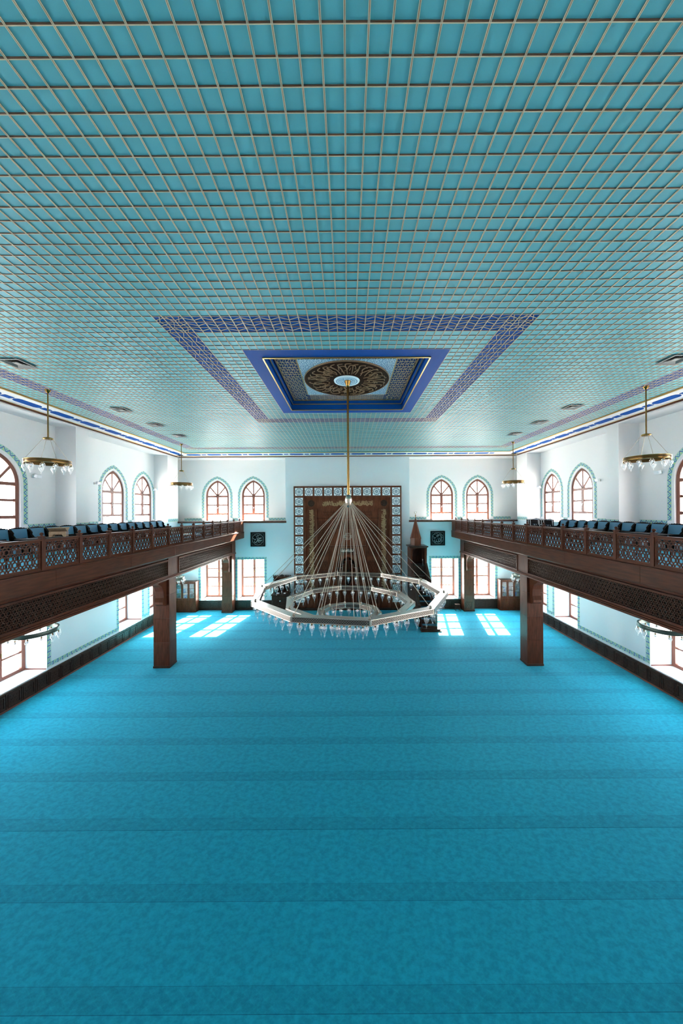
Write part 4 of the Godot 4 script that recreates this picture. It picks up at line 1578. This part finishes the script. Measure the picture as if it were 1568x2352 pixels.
func build_cases() -> void:
	for s in [-1.0, 1.0]:
		var side := "left" if s < 0 else "right"
		var t := thing("bookcase", "brown glazed bookcase with carved lower doors in the " + side + " far corner", "bookcase", at(s * 11.67, 0, 23.28))
		var b := MB.new()
		b.rect(-0.74, 0.74, 0, 0.1, -0.5, 0.0)
		b.rect(-0.75, 0.75, 2.12, 2.19, -0.52, 0.03)
		b.rect(-0.74, -0.70, 0.1, 2.12, -0.5, 0.0)
		b.rect(0.70, 0.74, 0.1, 2.12, -0.5, 0.0)
		b.rect(-0.7, 0.7, 0.1, 2.12, -0.5, -0.47)
		b.rect(-0.7, 0.7, 0.88, 0.94, -0.47, 0.0)
		part(t, "carcass", b, M.wood_tall)
		for y in [1.33, 1.72]:
			b = MB.new()
			b.rect(-0.7, 0.7, y, y + 0.025, -0.47, -0.06)
			part(t, "shelf", b, M.wood_wide)
		for k in 3:
			var x := -0.467 + 0.467 * k
			b = MB.new()
			for q in [[-0.225, -0.16, 0.95, 2.11], [0.16, 0.225, 0.95, 2.11], [-0.16, 0.16, 0.95, 1.02], [-0.16, 0.16, 2.04, 2.11]]:
				b.rect(x + q[0], x + q[1], q[2], q[3], 0.0, 0.03)
			var d := part(t, "glazed_door", b, M.wood_tall)
			b = MB.new()
			b.rect(x - 0.16, x + 0.16, 1.02, 2.04, 0.012, 0.018)
			part(d, "pane", b, M.pane)
			b = MB.new()
			b.rect(x - 0.225, x + 0.225, 0.11, 0.87, 0.0, 0.02)
			b.rect(x - 0.14, x + 0.14, 0.2, 0.78, 0.02, 0.035)
			lattice(b, 0.24, 0.52, 0.12, 0.015, 0.016, 0.03, Transform3D(Basis.IDENTITY, Vector3(x, 0.49, 0.035)))
			d = part(t, "carved_door", b, M.wood_tall)
			b = MB.new()
			b.box(Vector3(x + 0.19, 0.6, 0.03), Vector3(0.02, 0.08, 0.02), 0.004)
			part(d, "handle", b, M.brass)
		for y in [0.94, 1.355]:
			var u := -0.66
			while u < 0.54:
				var w := rng.randf_range(0.07, 0.13)
				var h := rng.randf_range(0.22, 0.31)
				if rng.randf() < 0.6:
					b = MB.new()
					b.box(Vector3(0, h / 2, 0), Vector3(w - 0.004, h, 0.2), 0.005)
					var m: StandardMaterial3D = M.book
					if rng.randf() < 0.4:
						m = M.dark if rng.randf() < 0.5 else M.navy
					var o := part(self, "book", b, m, at(s * 11.67 + u + w / 2, y + 0.001, 23.28 + 0.25))
					tag(o, "book standing behind the glass doors of the " + side + " corner bookcase", "book", "books in the " + side + " corner bookcase")
				u += w


# ---------------------------------------------------------------- chandeliers
func lamp_mesh() -> ArrayMesh:
	var g := MB.new()
	g.lathe([Vector2(0.02, -0.035), Vector2(0.054, -0.07), Vector2(0.074, -0.115), Vector2(0.068, -0.16), Vector2(0.044, -0.22), Vector2(0.02, -0.27), Vector2(0.01, -0.295), Vector2(0.022, -0.312), Vector2(0.022, -0.326), Vector2(0.006, -0.342), Vector2(0.003, -0.385), Vector2(0.0, -0.39)], 14)
	var c := MB.new()
	c.lathe([Vector2(0.0, 0.0), Vector2(0.008, 0.0), Vector2(0.008, -0.02), Vector2(0.026, -0.028), Vector2(0.022, -0.05), Vector2(0.014, -0.085), Vector2(0.0, -0.085)], 8)
	var w := MB.new()
	w.lathe([Vector2(0.012, -0.085), Vector2(0.03, -0.105), Vector2(0.034, -0.13), Vector2(0.024, -0.155), Vector2(0.0, -0.165)], 10)
	return mk([[g, M.glass], [c, M.brass], [w, M.bulb]])


func build_chandelier() -> void:
	var t := thing("chandelier", "huge silver chandelier of three ten-sided rings with glass drop lamps on a gold rod", "chandelier", at(0.03, 0, CZ))
	var b := MB.new()
	b.tube(Vector3(0, 11.66, 0), Vector3(0, 7.7, 0), 0.04, 0.04, 14)
	part(t, "rod", b, M.brass)
	b = MB.new()
	b.lathe([Vector2(0.11, 11.63), Vector2(0.1, 11.58), Vector2(0.06, 11.48), Vector2(0.05, 11.42), Vector2(0.0, 11.42)], 18)
	part(t, "ceiling_cup", b, M.brass)
	b = MB.new()
	b.lathe([Vector2(0.04, 7.76), Vector2(0.07, 7.73), Vector2(0.105, 7.66), Vector2(0.12, 7.56), Vector2(0.09, 7.48), Vector2(0.11, 7.42), Vector2(0.08, 7.36), Vector2(0.0, 7.32)], 20)
	part(t, "hub", b, M.silver)
	var lm := lamp_mesh()
	for q in [[3.24, 4.56, 6], [2.2, 4.20, 4], [1.1, 3.81, 2]]:
		var ro: float = q[0]
		var ri: float = ro - 0.23
		var y: float = q[1]
		var hh := 0.15
		var m := MB.new()
		for k in 10:
			var a0 := deg_to_rad(27.0 + 36 * k)
			var a1 := deg_to_rad(63.0 + 36 * k)
			var d0 := Vector3(sin(a0), 0, -cos(a0))
			var d1 := Vector3(sin(a1), 0, -cos(a1))
			var am := (d0 + d1).normalized()
			var up := Vector3(0, hh, 0)
			m.poly([d0 * ro + up, d1 * ro + up, d1 * ri + up, d0 * ri + up], Vector3.UP)
			m.poly([d0 * ro, d1 * ro, d1 * ri, d0 * ri], Vector3.DOWN)
			m.poly([d0 * ro, d1 * ro, d1 * ro + up, d0 * ro + up], am)
			m.poly([d0 * ri, d1 * ri, d1 * ri + up, d0 * ri + up], -am)
			m.bar(d0 * (ro + 0.003), d0 * (ro + 0.003) + up, 0.02, 0.02, Vector3.RIGHT if absf(d0.x) < 0.7 else Vector3.BACK)
		var ring := part(t, "ring", m, M.silver, Transform3D(Basis.IDENTITY, Vector3(0, y - hh, 0)))
		var fm := MB.new()
		var half := ro * sin(PI / 10) - 0.03
		var ap := ro * cos(PI / 10)
		var n := roundf(half * 2 / 0.062)
		fm.poly([Vector3(-half, 0.015, -ap - 0.004), Vector3(half, 0.015, -ap - 0.004), Vector3(half, hh - 0.015, -ap - 0.004), Vector3(-half, hh - 0.015, -ap - 0.004)], Vector3(0, 0, -1), [Vector2(0, 2), Vector2(n, 2), Vector2(n, 0), Vector2(0, 0)])
		var hi := ri * sin(PI / 10) - 0.02
		var ai := ri * cos(PI / 10) - 0.004
		var ni := roundf(hi * 2 / 0.062)
		fm.poly([Vector3(-hi, 0.015, -ai), Vector3(hi, 0.015, -ai), Vector3(hi, hh - 0.015, -ai), Vector3(-hi, hh - 0.015, -ai)], Vector3(0, 0, 1), [Vector2(0, 2), Vector2(ni, 2), Vector2(ni, 0), Vector2(0, 0)])
		var fret := mk([[fm, M.fret]])
		for k in 10:
			put(ring, "fret_panel", fret, Transform3D(Basis(Vector3.UP, -deg_to_rad(9.0 + 36 * k)), Vector3.ZERO))
			var a0 := deg_to_rad(27.0 + 36 * k)
			var a1 := deg_to_rad(63.0 + 36 * k)
			var d0 := Vector3(sin(a0), 0, -cos(a0))
			var d1 := Vector3(sin(a1), 0, -cos(a1))
			for j in q[2]:
				var p := d0.lerp(d1, (j + 0.5) / q[2]) * (ro - 0.1)
				put(ring, "glass_lamp", lm, Transform3D(Basis.IDENTITY, p))
			b = MB.new()
			b.tube(Vector3(d0.x * 0.11, 7.48 - (3.13 - ro) * 0.04, d0.z * 0.11), Vector3(d0.x * (ro - 0.12), y, d0.z * (ro - 0.12)), 0.0095, 0.0095, 6)
			part(t, "cable", b, M.chain)
			b = MB.new()
			b.lathe([Vector2(0.0, 0.06), Vector2(0.02, 0.05), Vector2(0.03, 0.02), Vector2(0.035, 0.0)], 8)
			part(t, "cable_anchor", b, M.chain, Transform3D(Basis.IDENTITY, Vector3(d0.x * (ro - 0.12), y, d0.z * (ro - 0.12))))


func build_small_chandeliers() -> void:
	var lm := lamp_mesh()
	for s in [-1.0, 1.0]:
		var side := "left" if s < 0 else "right"
		for q in [[10.98, CY, 9.72, 8.92, "above the " + side + " gallery, nearer the viewer"], [19.8, CY, 9.72, 8.92, "above the " + side + " gallery, nearer the far wall"],
				[10.45, 5.32, 4.25, 3.40, "under the " + side + " gallery, before the middle column"], [18.7, 5.32, 4.25, 3.40, "under the " + side + " gallery, beyond the middle column"]]:
			var t := thing("ring_chandelier", "small round brass ring chandelier with glass drops " + q[4], "chandelier", at(s * 10.12, 0, q[0]), "small ring chandeliers")
			var b := MB.new()
			b.tube(Vector3(0, q[1], 0), Vector3(0, q[2], 0), 0.022, 0.022, 10)
			b.lathe([Vector2(0.09, q[1]), Vector2(0.085, q[1] - 0.03), Vector2(0.04, q[1] - 0.1), Vector2(0.02, q[1] - 0.12)], 14)
			part(t, "rod", b, M.brass)
			b = MB.new()
			b.lathe([Vector2(0.03, q[2] + 0.05), Vector2(0.12, q[2] + 0.02), Vector2(0.15, q[2] - 0.01), Vector2(0.12, q[2] - 0.04), Vector2(0.0, q[2] - 0.04)], 16)
			part(t, "hub", b, M.brass)
			b = MB.new()
			b.lathe([Vector2(0.57, q[3] + 0.06), Vector2(0.6, q[3] + 0.065), Vector2(0.615, q[3] + 0.05), Vector2(0.615, q[3] - 0.05), Vector2(0.6, q[3] - 0.065), Vector2(0.57, q[3] - 0.06)], 40)
			b.lathe([Vector2(0.57, q[3] - 0.06), Vector2(0.565, q[3] - 0.05), Vector2(0.565, q[3] + 0.05), Vector2(0.57, q[3] + 0.06)], 40)
			var ring := part(t, "ring", b, M.bronze if q[1] > 8.0 else M.patina)
			for y in [q[3] + 0.05, q[3] - 0.055]:
				b = MB.new()
				b.lathe([Vector2(0.61, y + 0.012), Vector2(0.622, y + 0.008), Vector2(0.622, y - 0.008), Vector2(0.61, y - 0.012)], 40)
				put(ring, "edge_bead", mk([[b, M.brass if q[1] > 8.0 else M.patina]]))
			for k in 4:
				var a := TAU * (k + 0.3) / 4
				b = MB.new()
				b.tube(Vector3(0.12 * cos(a), q[2], 0.12 * sin(a)), Vector3(0.59 * cos(a), q[3] + 0.06, 0.59 * sin(a)), 0.006, 0.006, 5)
				part(t, "chain", b, M.chain)
			for k in 12:
				var a := TAU * k / 12
				put(ring, "glass_lamp", lm, Transform3D(Basis.from_scale(Vector3(0.95, 0.85, 0.95)), Vector3(0.6 * cos(a), q[3] - 0.06, 0.6 * sin(a))))


# ---------------------------------------------------------------- gallery chairs
func make_chair() -> Node3D:    # +z is the way it faces; 0.64 wide
	var t := Node3D.new()
	var b := MB.new()
	b.box(Vector3(0, 0.42, 0.0), Vector3(0.56, 0.09, 0.5), 0.02)
	part(t, "seat", b, M.chair)
	b = MB.new()
	b.box(Vector3.ZERO, Vector3(0.58, 0.5, 0.06), 0.02, Transform3D(Basis(Vector3.RIGHT, -0.14), Vector3(0, 0.67, -0.27)))
	part(t, "backrest", b, M.chair)
	b = MB.new()
	var pl := PackedVector2Array([Vector2(-0.3, 0.905)])
	for k in 13:
		var u := -0.3 + 0.05 * k
		pl.append(Vector2(u, 0.93 + 0.035 * cos(u * 5.2) + 0.014 * cos(u * 62)))
	pl.append(Vector2(0.3, 0.905))
	b.prism(pl, -0.345, -0.295)
	part(t, "crest_rail", b, M.black)
	for s in [-1.0, 1.0]:
		b = MB.new()
		b.prism(PackedVector2Array([Vector2(-0.36, 0.04), Vector2(-0.36, 0.9), Vector2(-0.26, 0.9), Vector2(-0.16, 0.78), Vector2(-0.17, 0.7), Vector2(-0.08, 0.6), Vector2(0.1, 0.6), Vector2(0.26, 0.62), Vector2(0.3, 0.57), Vector2(0.24, 0.5), Vector2(0.26, 0.3), Vector2(0.3, 0.04), Vector2(0.2, 0.04), Vector2(0.15, 0.34), Vector2(-0.22, 0.34), Vector2(-0.26, 0.04)]), s * 0.29, s * 0.325, Transform3D(Basis(Vector3(0, 0, 1), Vector3.UP, Vector3(1, 0, 0)), Vector3.ZERO))
		part(t, "side_panel", b, M.black)
	b = MB.new()
	b.box(Vector3(0, 0.33, 0.2), Vector3(0.58, 0.09, 0.025), 0.006)
	part(t, "front_rail", b, M.black)
	b = MB.new()
	b.box(Vector3(0, 0.02, 0.0), Vector3(0.6, 0.04, 0.05), 0.006)
	part(t, "stretcher", b, M.black)
	tag(t, "chair", "chair")
	return t


func build_chairs() -> void:
	var proto := make_chair()
	var ord := ["first", "second", "third", "fourth", "fifth", "sixth", "seventh", "eighth", "ninth", "tenth", "eleventh", "twelfth", "thirteenth", "fourteenth", "fifteenth", "sixteenth", "seventeenth"]
	for s in [-1.0, 1.0]:
		var side := "left" if s < 0 else "right"
		var zs := []
		for k in 17:
			if s > 0 and k in [13, 15]:
				continue
			zs.append(9.71 + 0.674 * k)
		var n := zs.size()
		for i in n:
			var o := dup(proto, "chair", at(s * 11.6, GY, zs[i], -s * PI / 2), ord[n - 1 - i] + " blue padded chair counted from the far end of the " + side + " gallery row")
			o.set_meta("group", "blue chairs along the " + side + " gallery")
	proto.free()
	# folded metal chairs leaning between the blue ones on the right
	var f := Node3D.new()
	var b := MB.new()
	for x in [-0.24, 0.24]:
		b.tube(Vector3(x, 0, 0.08), Vector3(x, 0.95, -0.06), 0.016, 0.016, 6)
	b.tube(Vector3(-0.24, 0.95, -0.06), Vector3(0.24, 0.95, -0.06), 0.016, 0.016, 6)
	b.tube(Vector3(-0.24, 0.1, 0.065), Vector3(0.24, 0.1, 0.065), 0.014, 0.014, 6)
	part(f, "frame", b, M.steel)
	b = MB.new()
	b.box(Vector3.ZERO, Vector3(0.44, 0.26, 0.02), 0.006, Transform3D(Basis(Vector3.RIGHT, -0.15), Vector3(0, 0.78, -0.03)))
	part(f, "backrest", b, M.black)
	b = MB.new()
	b.box(Vector3.ZERO, Vector3(0.42, 0.4, 0.03), 0.008, Transform3D(Basis(Vector3.RIGHT, -0.15), Vector3(0, 0.36, 0.03)))
	part(f, "seat", b, M.black)
	tag(f, "folding chair", "chair")
	var zf := [18.27, 18.48, 18.69, 19.62, 19.83, 20.04]
	for i in 6:
		var lab: String = ["first", "second", "third"][i % 3] + " folded black metal chair in the " + ("nearer" if i < 3 else "farther") + " gap of the right gallery chairs"
		dup(f, "folding_chair", at(11.3, GY, zf[i], 0.0), lab)
	f.free()


func build_small_things() -> void:
	# low desks behind the gallery rails
	var d := Node3D.new()
	var b := MB.new()
	b.box(Vector3(0, 0.75, 0), Vector3(0.5, 0.025, 1.25), 0.006)
	part(d, "desk_top", b, M.black)
	for x in [-0.2, 0.2]:
		for z in [-0.55, 0.55]:
			b = MB.new()
			b.tube(Vector3(x, 0, z), Vector3(x, 0.74, z), 0.016, 0.016, 8)
			part(d, "leg", b, M.black)
	b = MB.new()
	b.bar(Vector3(0, 0.2, -0.55), Vector3(0, 0.2, 0.55), 0.03, 0.03)
	part(d, "stretcher", b, M.black)
	tag(d, "desk", "desk")
	dup(d, "reading_desk", at(-9.0, GY, 9.6), "narrow black desk behind the left gallery rail, carrying the wooden book rest")
	dup(d, "reading_desk", at(-9.1, GY, 7.9), "narrow black desk behind the left gallery rail at the edge of view")
	dup(d, "reading_desk", at(9.1, GY, 9.9), "narrow black desk behind the right gallery rail, nearest the viewer")
	dup(d, "reading_desk", at(9.1, GY, 12.4), "narrow black desk behind the right gallery rail, further from the viewer")
	d.free()
	# folding wooden book rest with pierced sides
	var tan := wood(c8(176, 140, 112), c8(204, 170, 140), Vector3(2, 2, 2), 0.6)
	var r := thing("book_rest", "pale wooden folding book rest with pierced ends on a black desk", "book rest", at(-8.86, GY + 0.763, 9.95, 0.5))
	for s in [-1.0, 1.0]:
		b = MB.new()
		b.prism(PackedVector2Array([Vector2(-0.2, 0), Vector2(-0.14, 0.0), Vector2(-0.1, 0.07), Vector2(0.1, 0.07), Vector2(0.14, 0), Vector2(0.2, 0), Vector2(0.2, 0.16), Vector2(-0.2, 0.16)]), -0.012, 0.012, Transform3D(Basis.IDENTITY, Vector3(0, 0, s * 0.13)))
		part(r, "pierced_end", b, tan)
		b = MB.new()
		b.box(Vector3.ZERO, Vector3(0.42, 0.018, 0.26), 0.004, Transform3D(Basis(Vector3.RIGHT, -s * 0.45), Vector3(0, 0.215, s * 0.12)))
		part(r, "leaf", b, tan)
	b = MB.new()
	b.rect(-0.2, 0.2, 0.05, 0.15, -0.12, 0.12)
	part(r, "box", b, M.wood)
	# framed square script panels
	for s in [-1.0, 1.0]:
		var t := thing("script_panel", ("framed square black panel with crossing silver brush script, left of the portal" if s < 0 else "framed square black panel with upright silver brush script, right of the spire"), "wall panel", at(s * 6.6, 5.17, ZF))
		b = MB.new()
		b.rect(-0.5, 0.5, -0.5, 0.5, 0.0, 0.03)
		part(t, "board", b, M.black)
		b = MB.new()
		for q in [[-0.53, 0.53, 0.44, 0.53], [-0.53, 0.53, -0.53, -0.44], [-0.53, -0.44, -0.44, 0.44], [0.44, 0.53, -0.44, 0.44]]:
			b.rect(q[0], q[1], q[2], q[3], 0.0, 0.06)
		part(t, "frame", b, M.black)
		var silver := flat(c8(172, 178, 176), 0.45, 0.2)
		b = MB.new()
		var x := Transform3D(Basis.IDENTITY, Vector3(0, 0, 0.03))
		for k in 36:
			var a := Vector2(cos(TAU * k / 36), sin(TAU * k / 36)) * 0.405
			var e := Vector2(cos(TAU * (k + 1) / 36), sin(TAU * (k + 1) / 36)) * 0.405
			b.bar(Vector3(a.x, a.y, 0.036), Vector3(e.x, e.y, 0.036), 0.018, 0.012, Vector3(0, 0, 1))
		for k in 4:
			b.box(Vector3(0, 0.42, 0.033), Vector3(0.85, 0.008, 0.008), 0.0, Transform3D(Basis(Vector3(0, 0, 1), PI / 2 * k), Vector3.ZERO))
		part(t, "ring", b, silver)
		b = MB.new()
		var strokes := []
		if s > 0:
			strokes = [[0.046, [955, 580], [985, 700], [995, 850], [1010, 1010]], [0.046, [890, 790], [925, 880], [935, 960], [900, 1010], [850, 985], [825, 900], [800, 800]],
				[0.04, [850, 985], [800, 1005], [760, 1035], [715, 1005], [690, 930], [700, 870]], [0.036, [690, 985], [640, 1050], [600, 1000], [575, 930], [600, 880]],
				[0.03, [700, 650], [800, 605], [910, 560]], [0.03, [700, 720], [800, 670], [905, 620]], [0.05, [540, 795], [600, 790], [680, 775]], [0.03, [520, 700], [560, 730]],
				[0.034, [790, 735], [802, 752]], [0.03, [1050, 755], [1060, 780]], [0.03, [620, 580], [645, 590]], [0.03, [812, 1072], [850, 1058]], [0.022, [720, 540], [770, 545]]]
		else:
			strokes = [[0.04, [795, 740], [825, 820], [850, 900], [890, 1000], [970, 1070]], [0.044, [660, 960], [670, 1030], [715, 1058], [790, 990], [870, 900], [950, 830], [1010, 775], [1060, 795], [1000, 830], [930, 845]],
				[0.044, [890, 925], [1000, 930], [1120, 910]], [0.03, [920, 985], [1040, 955], [1120, 915]], [0.032, [760, 690], [870, 650], [980, 605]], [0.03, [870, 800], [910, 790], [960, 765]],
				[0.03, [600, 800], [650, 870], [740, 890], [700, 820]], [0.04, [880, 715], [895, 740]], [0.024, [1025, 640], [1040, 655]], [0.024, [820, 590], [850, 596]], [0.03, [1045, 1020], [1055, 1042]],
				[0.03, [690, 610], [712, 645]], [0.024, [1105, 830], [1120, 840]], [0.026, [575, 785], [600, 800]], [0.018, [795, 1060], [800, 1100]], [0.018, [845, 1070], [850, 1110]], [0.024, [1080, 730], [1092, 750]]]
		var c := Vector2(785, 805) if s > 0 else Vector2(860, 860)
		for st in strokes:
			var ps := []
			for k in range(1, st.size()):
				ps.append(Vector2(st[k][0] - c.x, c.y - st[k][1]) * (0.53 / 430.0))
			b.ribbon(ps, st[0], 0.014, x)
		part(t, "script", b, silver)
	# ceiling air diffusers
	var v := Node3D.new()
	b = MB.new()
	for q in [[0.26, 0.2], [0.19, 0.14], [0.13, 0.08]]:
		for k in 4:
			var o: float = q[0]
			var i: float = q[1]
			var y0 := -0.035
			var y1 := 0.0
			var rt := Transform3D(Basis(Vector3.UP, PI / 2 * k), Vector3.ZERO)
			b.poly([rt * Vector3(-o, y0, o), rt * Vector3(o, y0, o), rt * Vector3(i, y1, i), rt * Vector3(-i, y1, i)], rt.basis * Vector3(0, -0.8, -0.6))
	b.box(Vector3(0, -0.03, 0), Vector3(0.16, 0.01, 0.16))
	part(v, "louvre", b, M.grille)
	b = MB.new()
	for k in 4:
		b.box(Vector3(0, -0.036, 0.275), Vector3(0.58, 0.014, 0.04), 0.0, Transform3D(Basis(Vector3.UP, PI / 2 * k), Vector3.ZERO))
	part(v, "frame", b, M.grille)
	b = MB.new()
	b.box(Vector3(0, -0.004, 0), Vector3(0.5, 0.008, 0.5))
	part(v, "duct", b, M.black)
	tag(v, "vent", "vent")
	var zv := [8.98, 13.1, 15.4, 17.65]
	var nv := ["nearest the viewer", "second from the viewer", "third from the viewer", "nearest the far wall"]
	for s in [-1.0, 1.0]:
		for i in 4:
			dup(v, "air_diffuser", at(s * 9.1, CY - 0.002, zv[i]), "grey square air diffuser in the ceiling over the " + ("left" if s < 0 else "right") + " gallery, " + nv[i])
	v.free()
	# white wall spotlights between the arched windows
	var w := Node3D.new()
	b = MB.new()
	b.box(Vector3(0, 0, 0.02), Vector3(0.1, 0.12, 0.04), 0.008)
	b.tube(Vector3(0, 0, 0.03), Vector3(0, 0, 0.14), 0.02, 0.02, 8)
	part(w, "bracket", b, M.white)
	b = MB.new()
	b.box(Vector3.ZERO, Vector3(0.26, 0.14, 0.12), 0.02, Transform3D(Basis(Vector3.RIGHT, 0.25), Vector3(0.02, 0.02, 0.19)))
	part(w, "housing", b, M.bulb)
	tag(w, "spotlight", "spotlight")
	for s in [-1.0, 1.0]:
		var side := "left" if s < 0 else "right"
		var zz := [13.85, 17.2, 22.42]
		var nn := ["just past the nearest arched window", "between the pilaster and the middle arched window", "by the far corner pilaster"]
		for i in 3:
			dup(w, "wall_spotlight", at(s * (XN - 0.001), 8.75, zz[i], -s * PI / 2), "small white spotlight on the " + side + " upper wall " + nn[i])
	w.free()
	# stool by the right far pillar
	var st := thing("stool", "small dark wooden stool standing beside the right far pillar", "stool", at(7.85, 0, 23.35))
	b = MB.new()
	b.box(Vector3(0, 0.44, 0), Vector3(0.36, 0.05, 0.3), 0.012)
	part(st, "seat", b, M.dark)
	for sx in [-1.0, 1.0]:
		for sz in [-1.0, 1.0]:
			b = MB.new()
			b.tube(Vector3(sx * 0.13, 0.42, sz * 0.1), Vector3(sx * 0.16, 0.0, sz * 0.13), 0.022, 0.018, 8)
			part(st, "leg", b, M.dark)
	b = MB.new()
	b.bar(Vector3(-0.15, 0.14, 0.12), Vector3(0.15, 0.14, 0.12), 0.025, 0.03)
	b.bar(Vector3(-0.15, 0.14, -0.12), Vector3(0.15, 0.14, -0.12), 0.025, 0.03)
	part(st, "stretcher", b, M.dark)
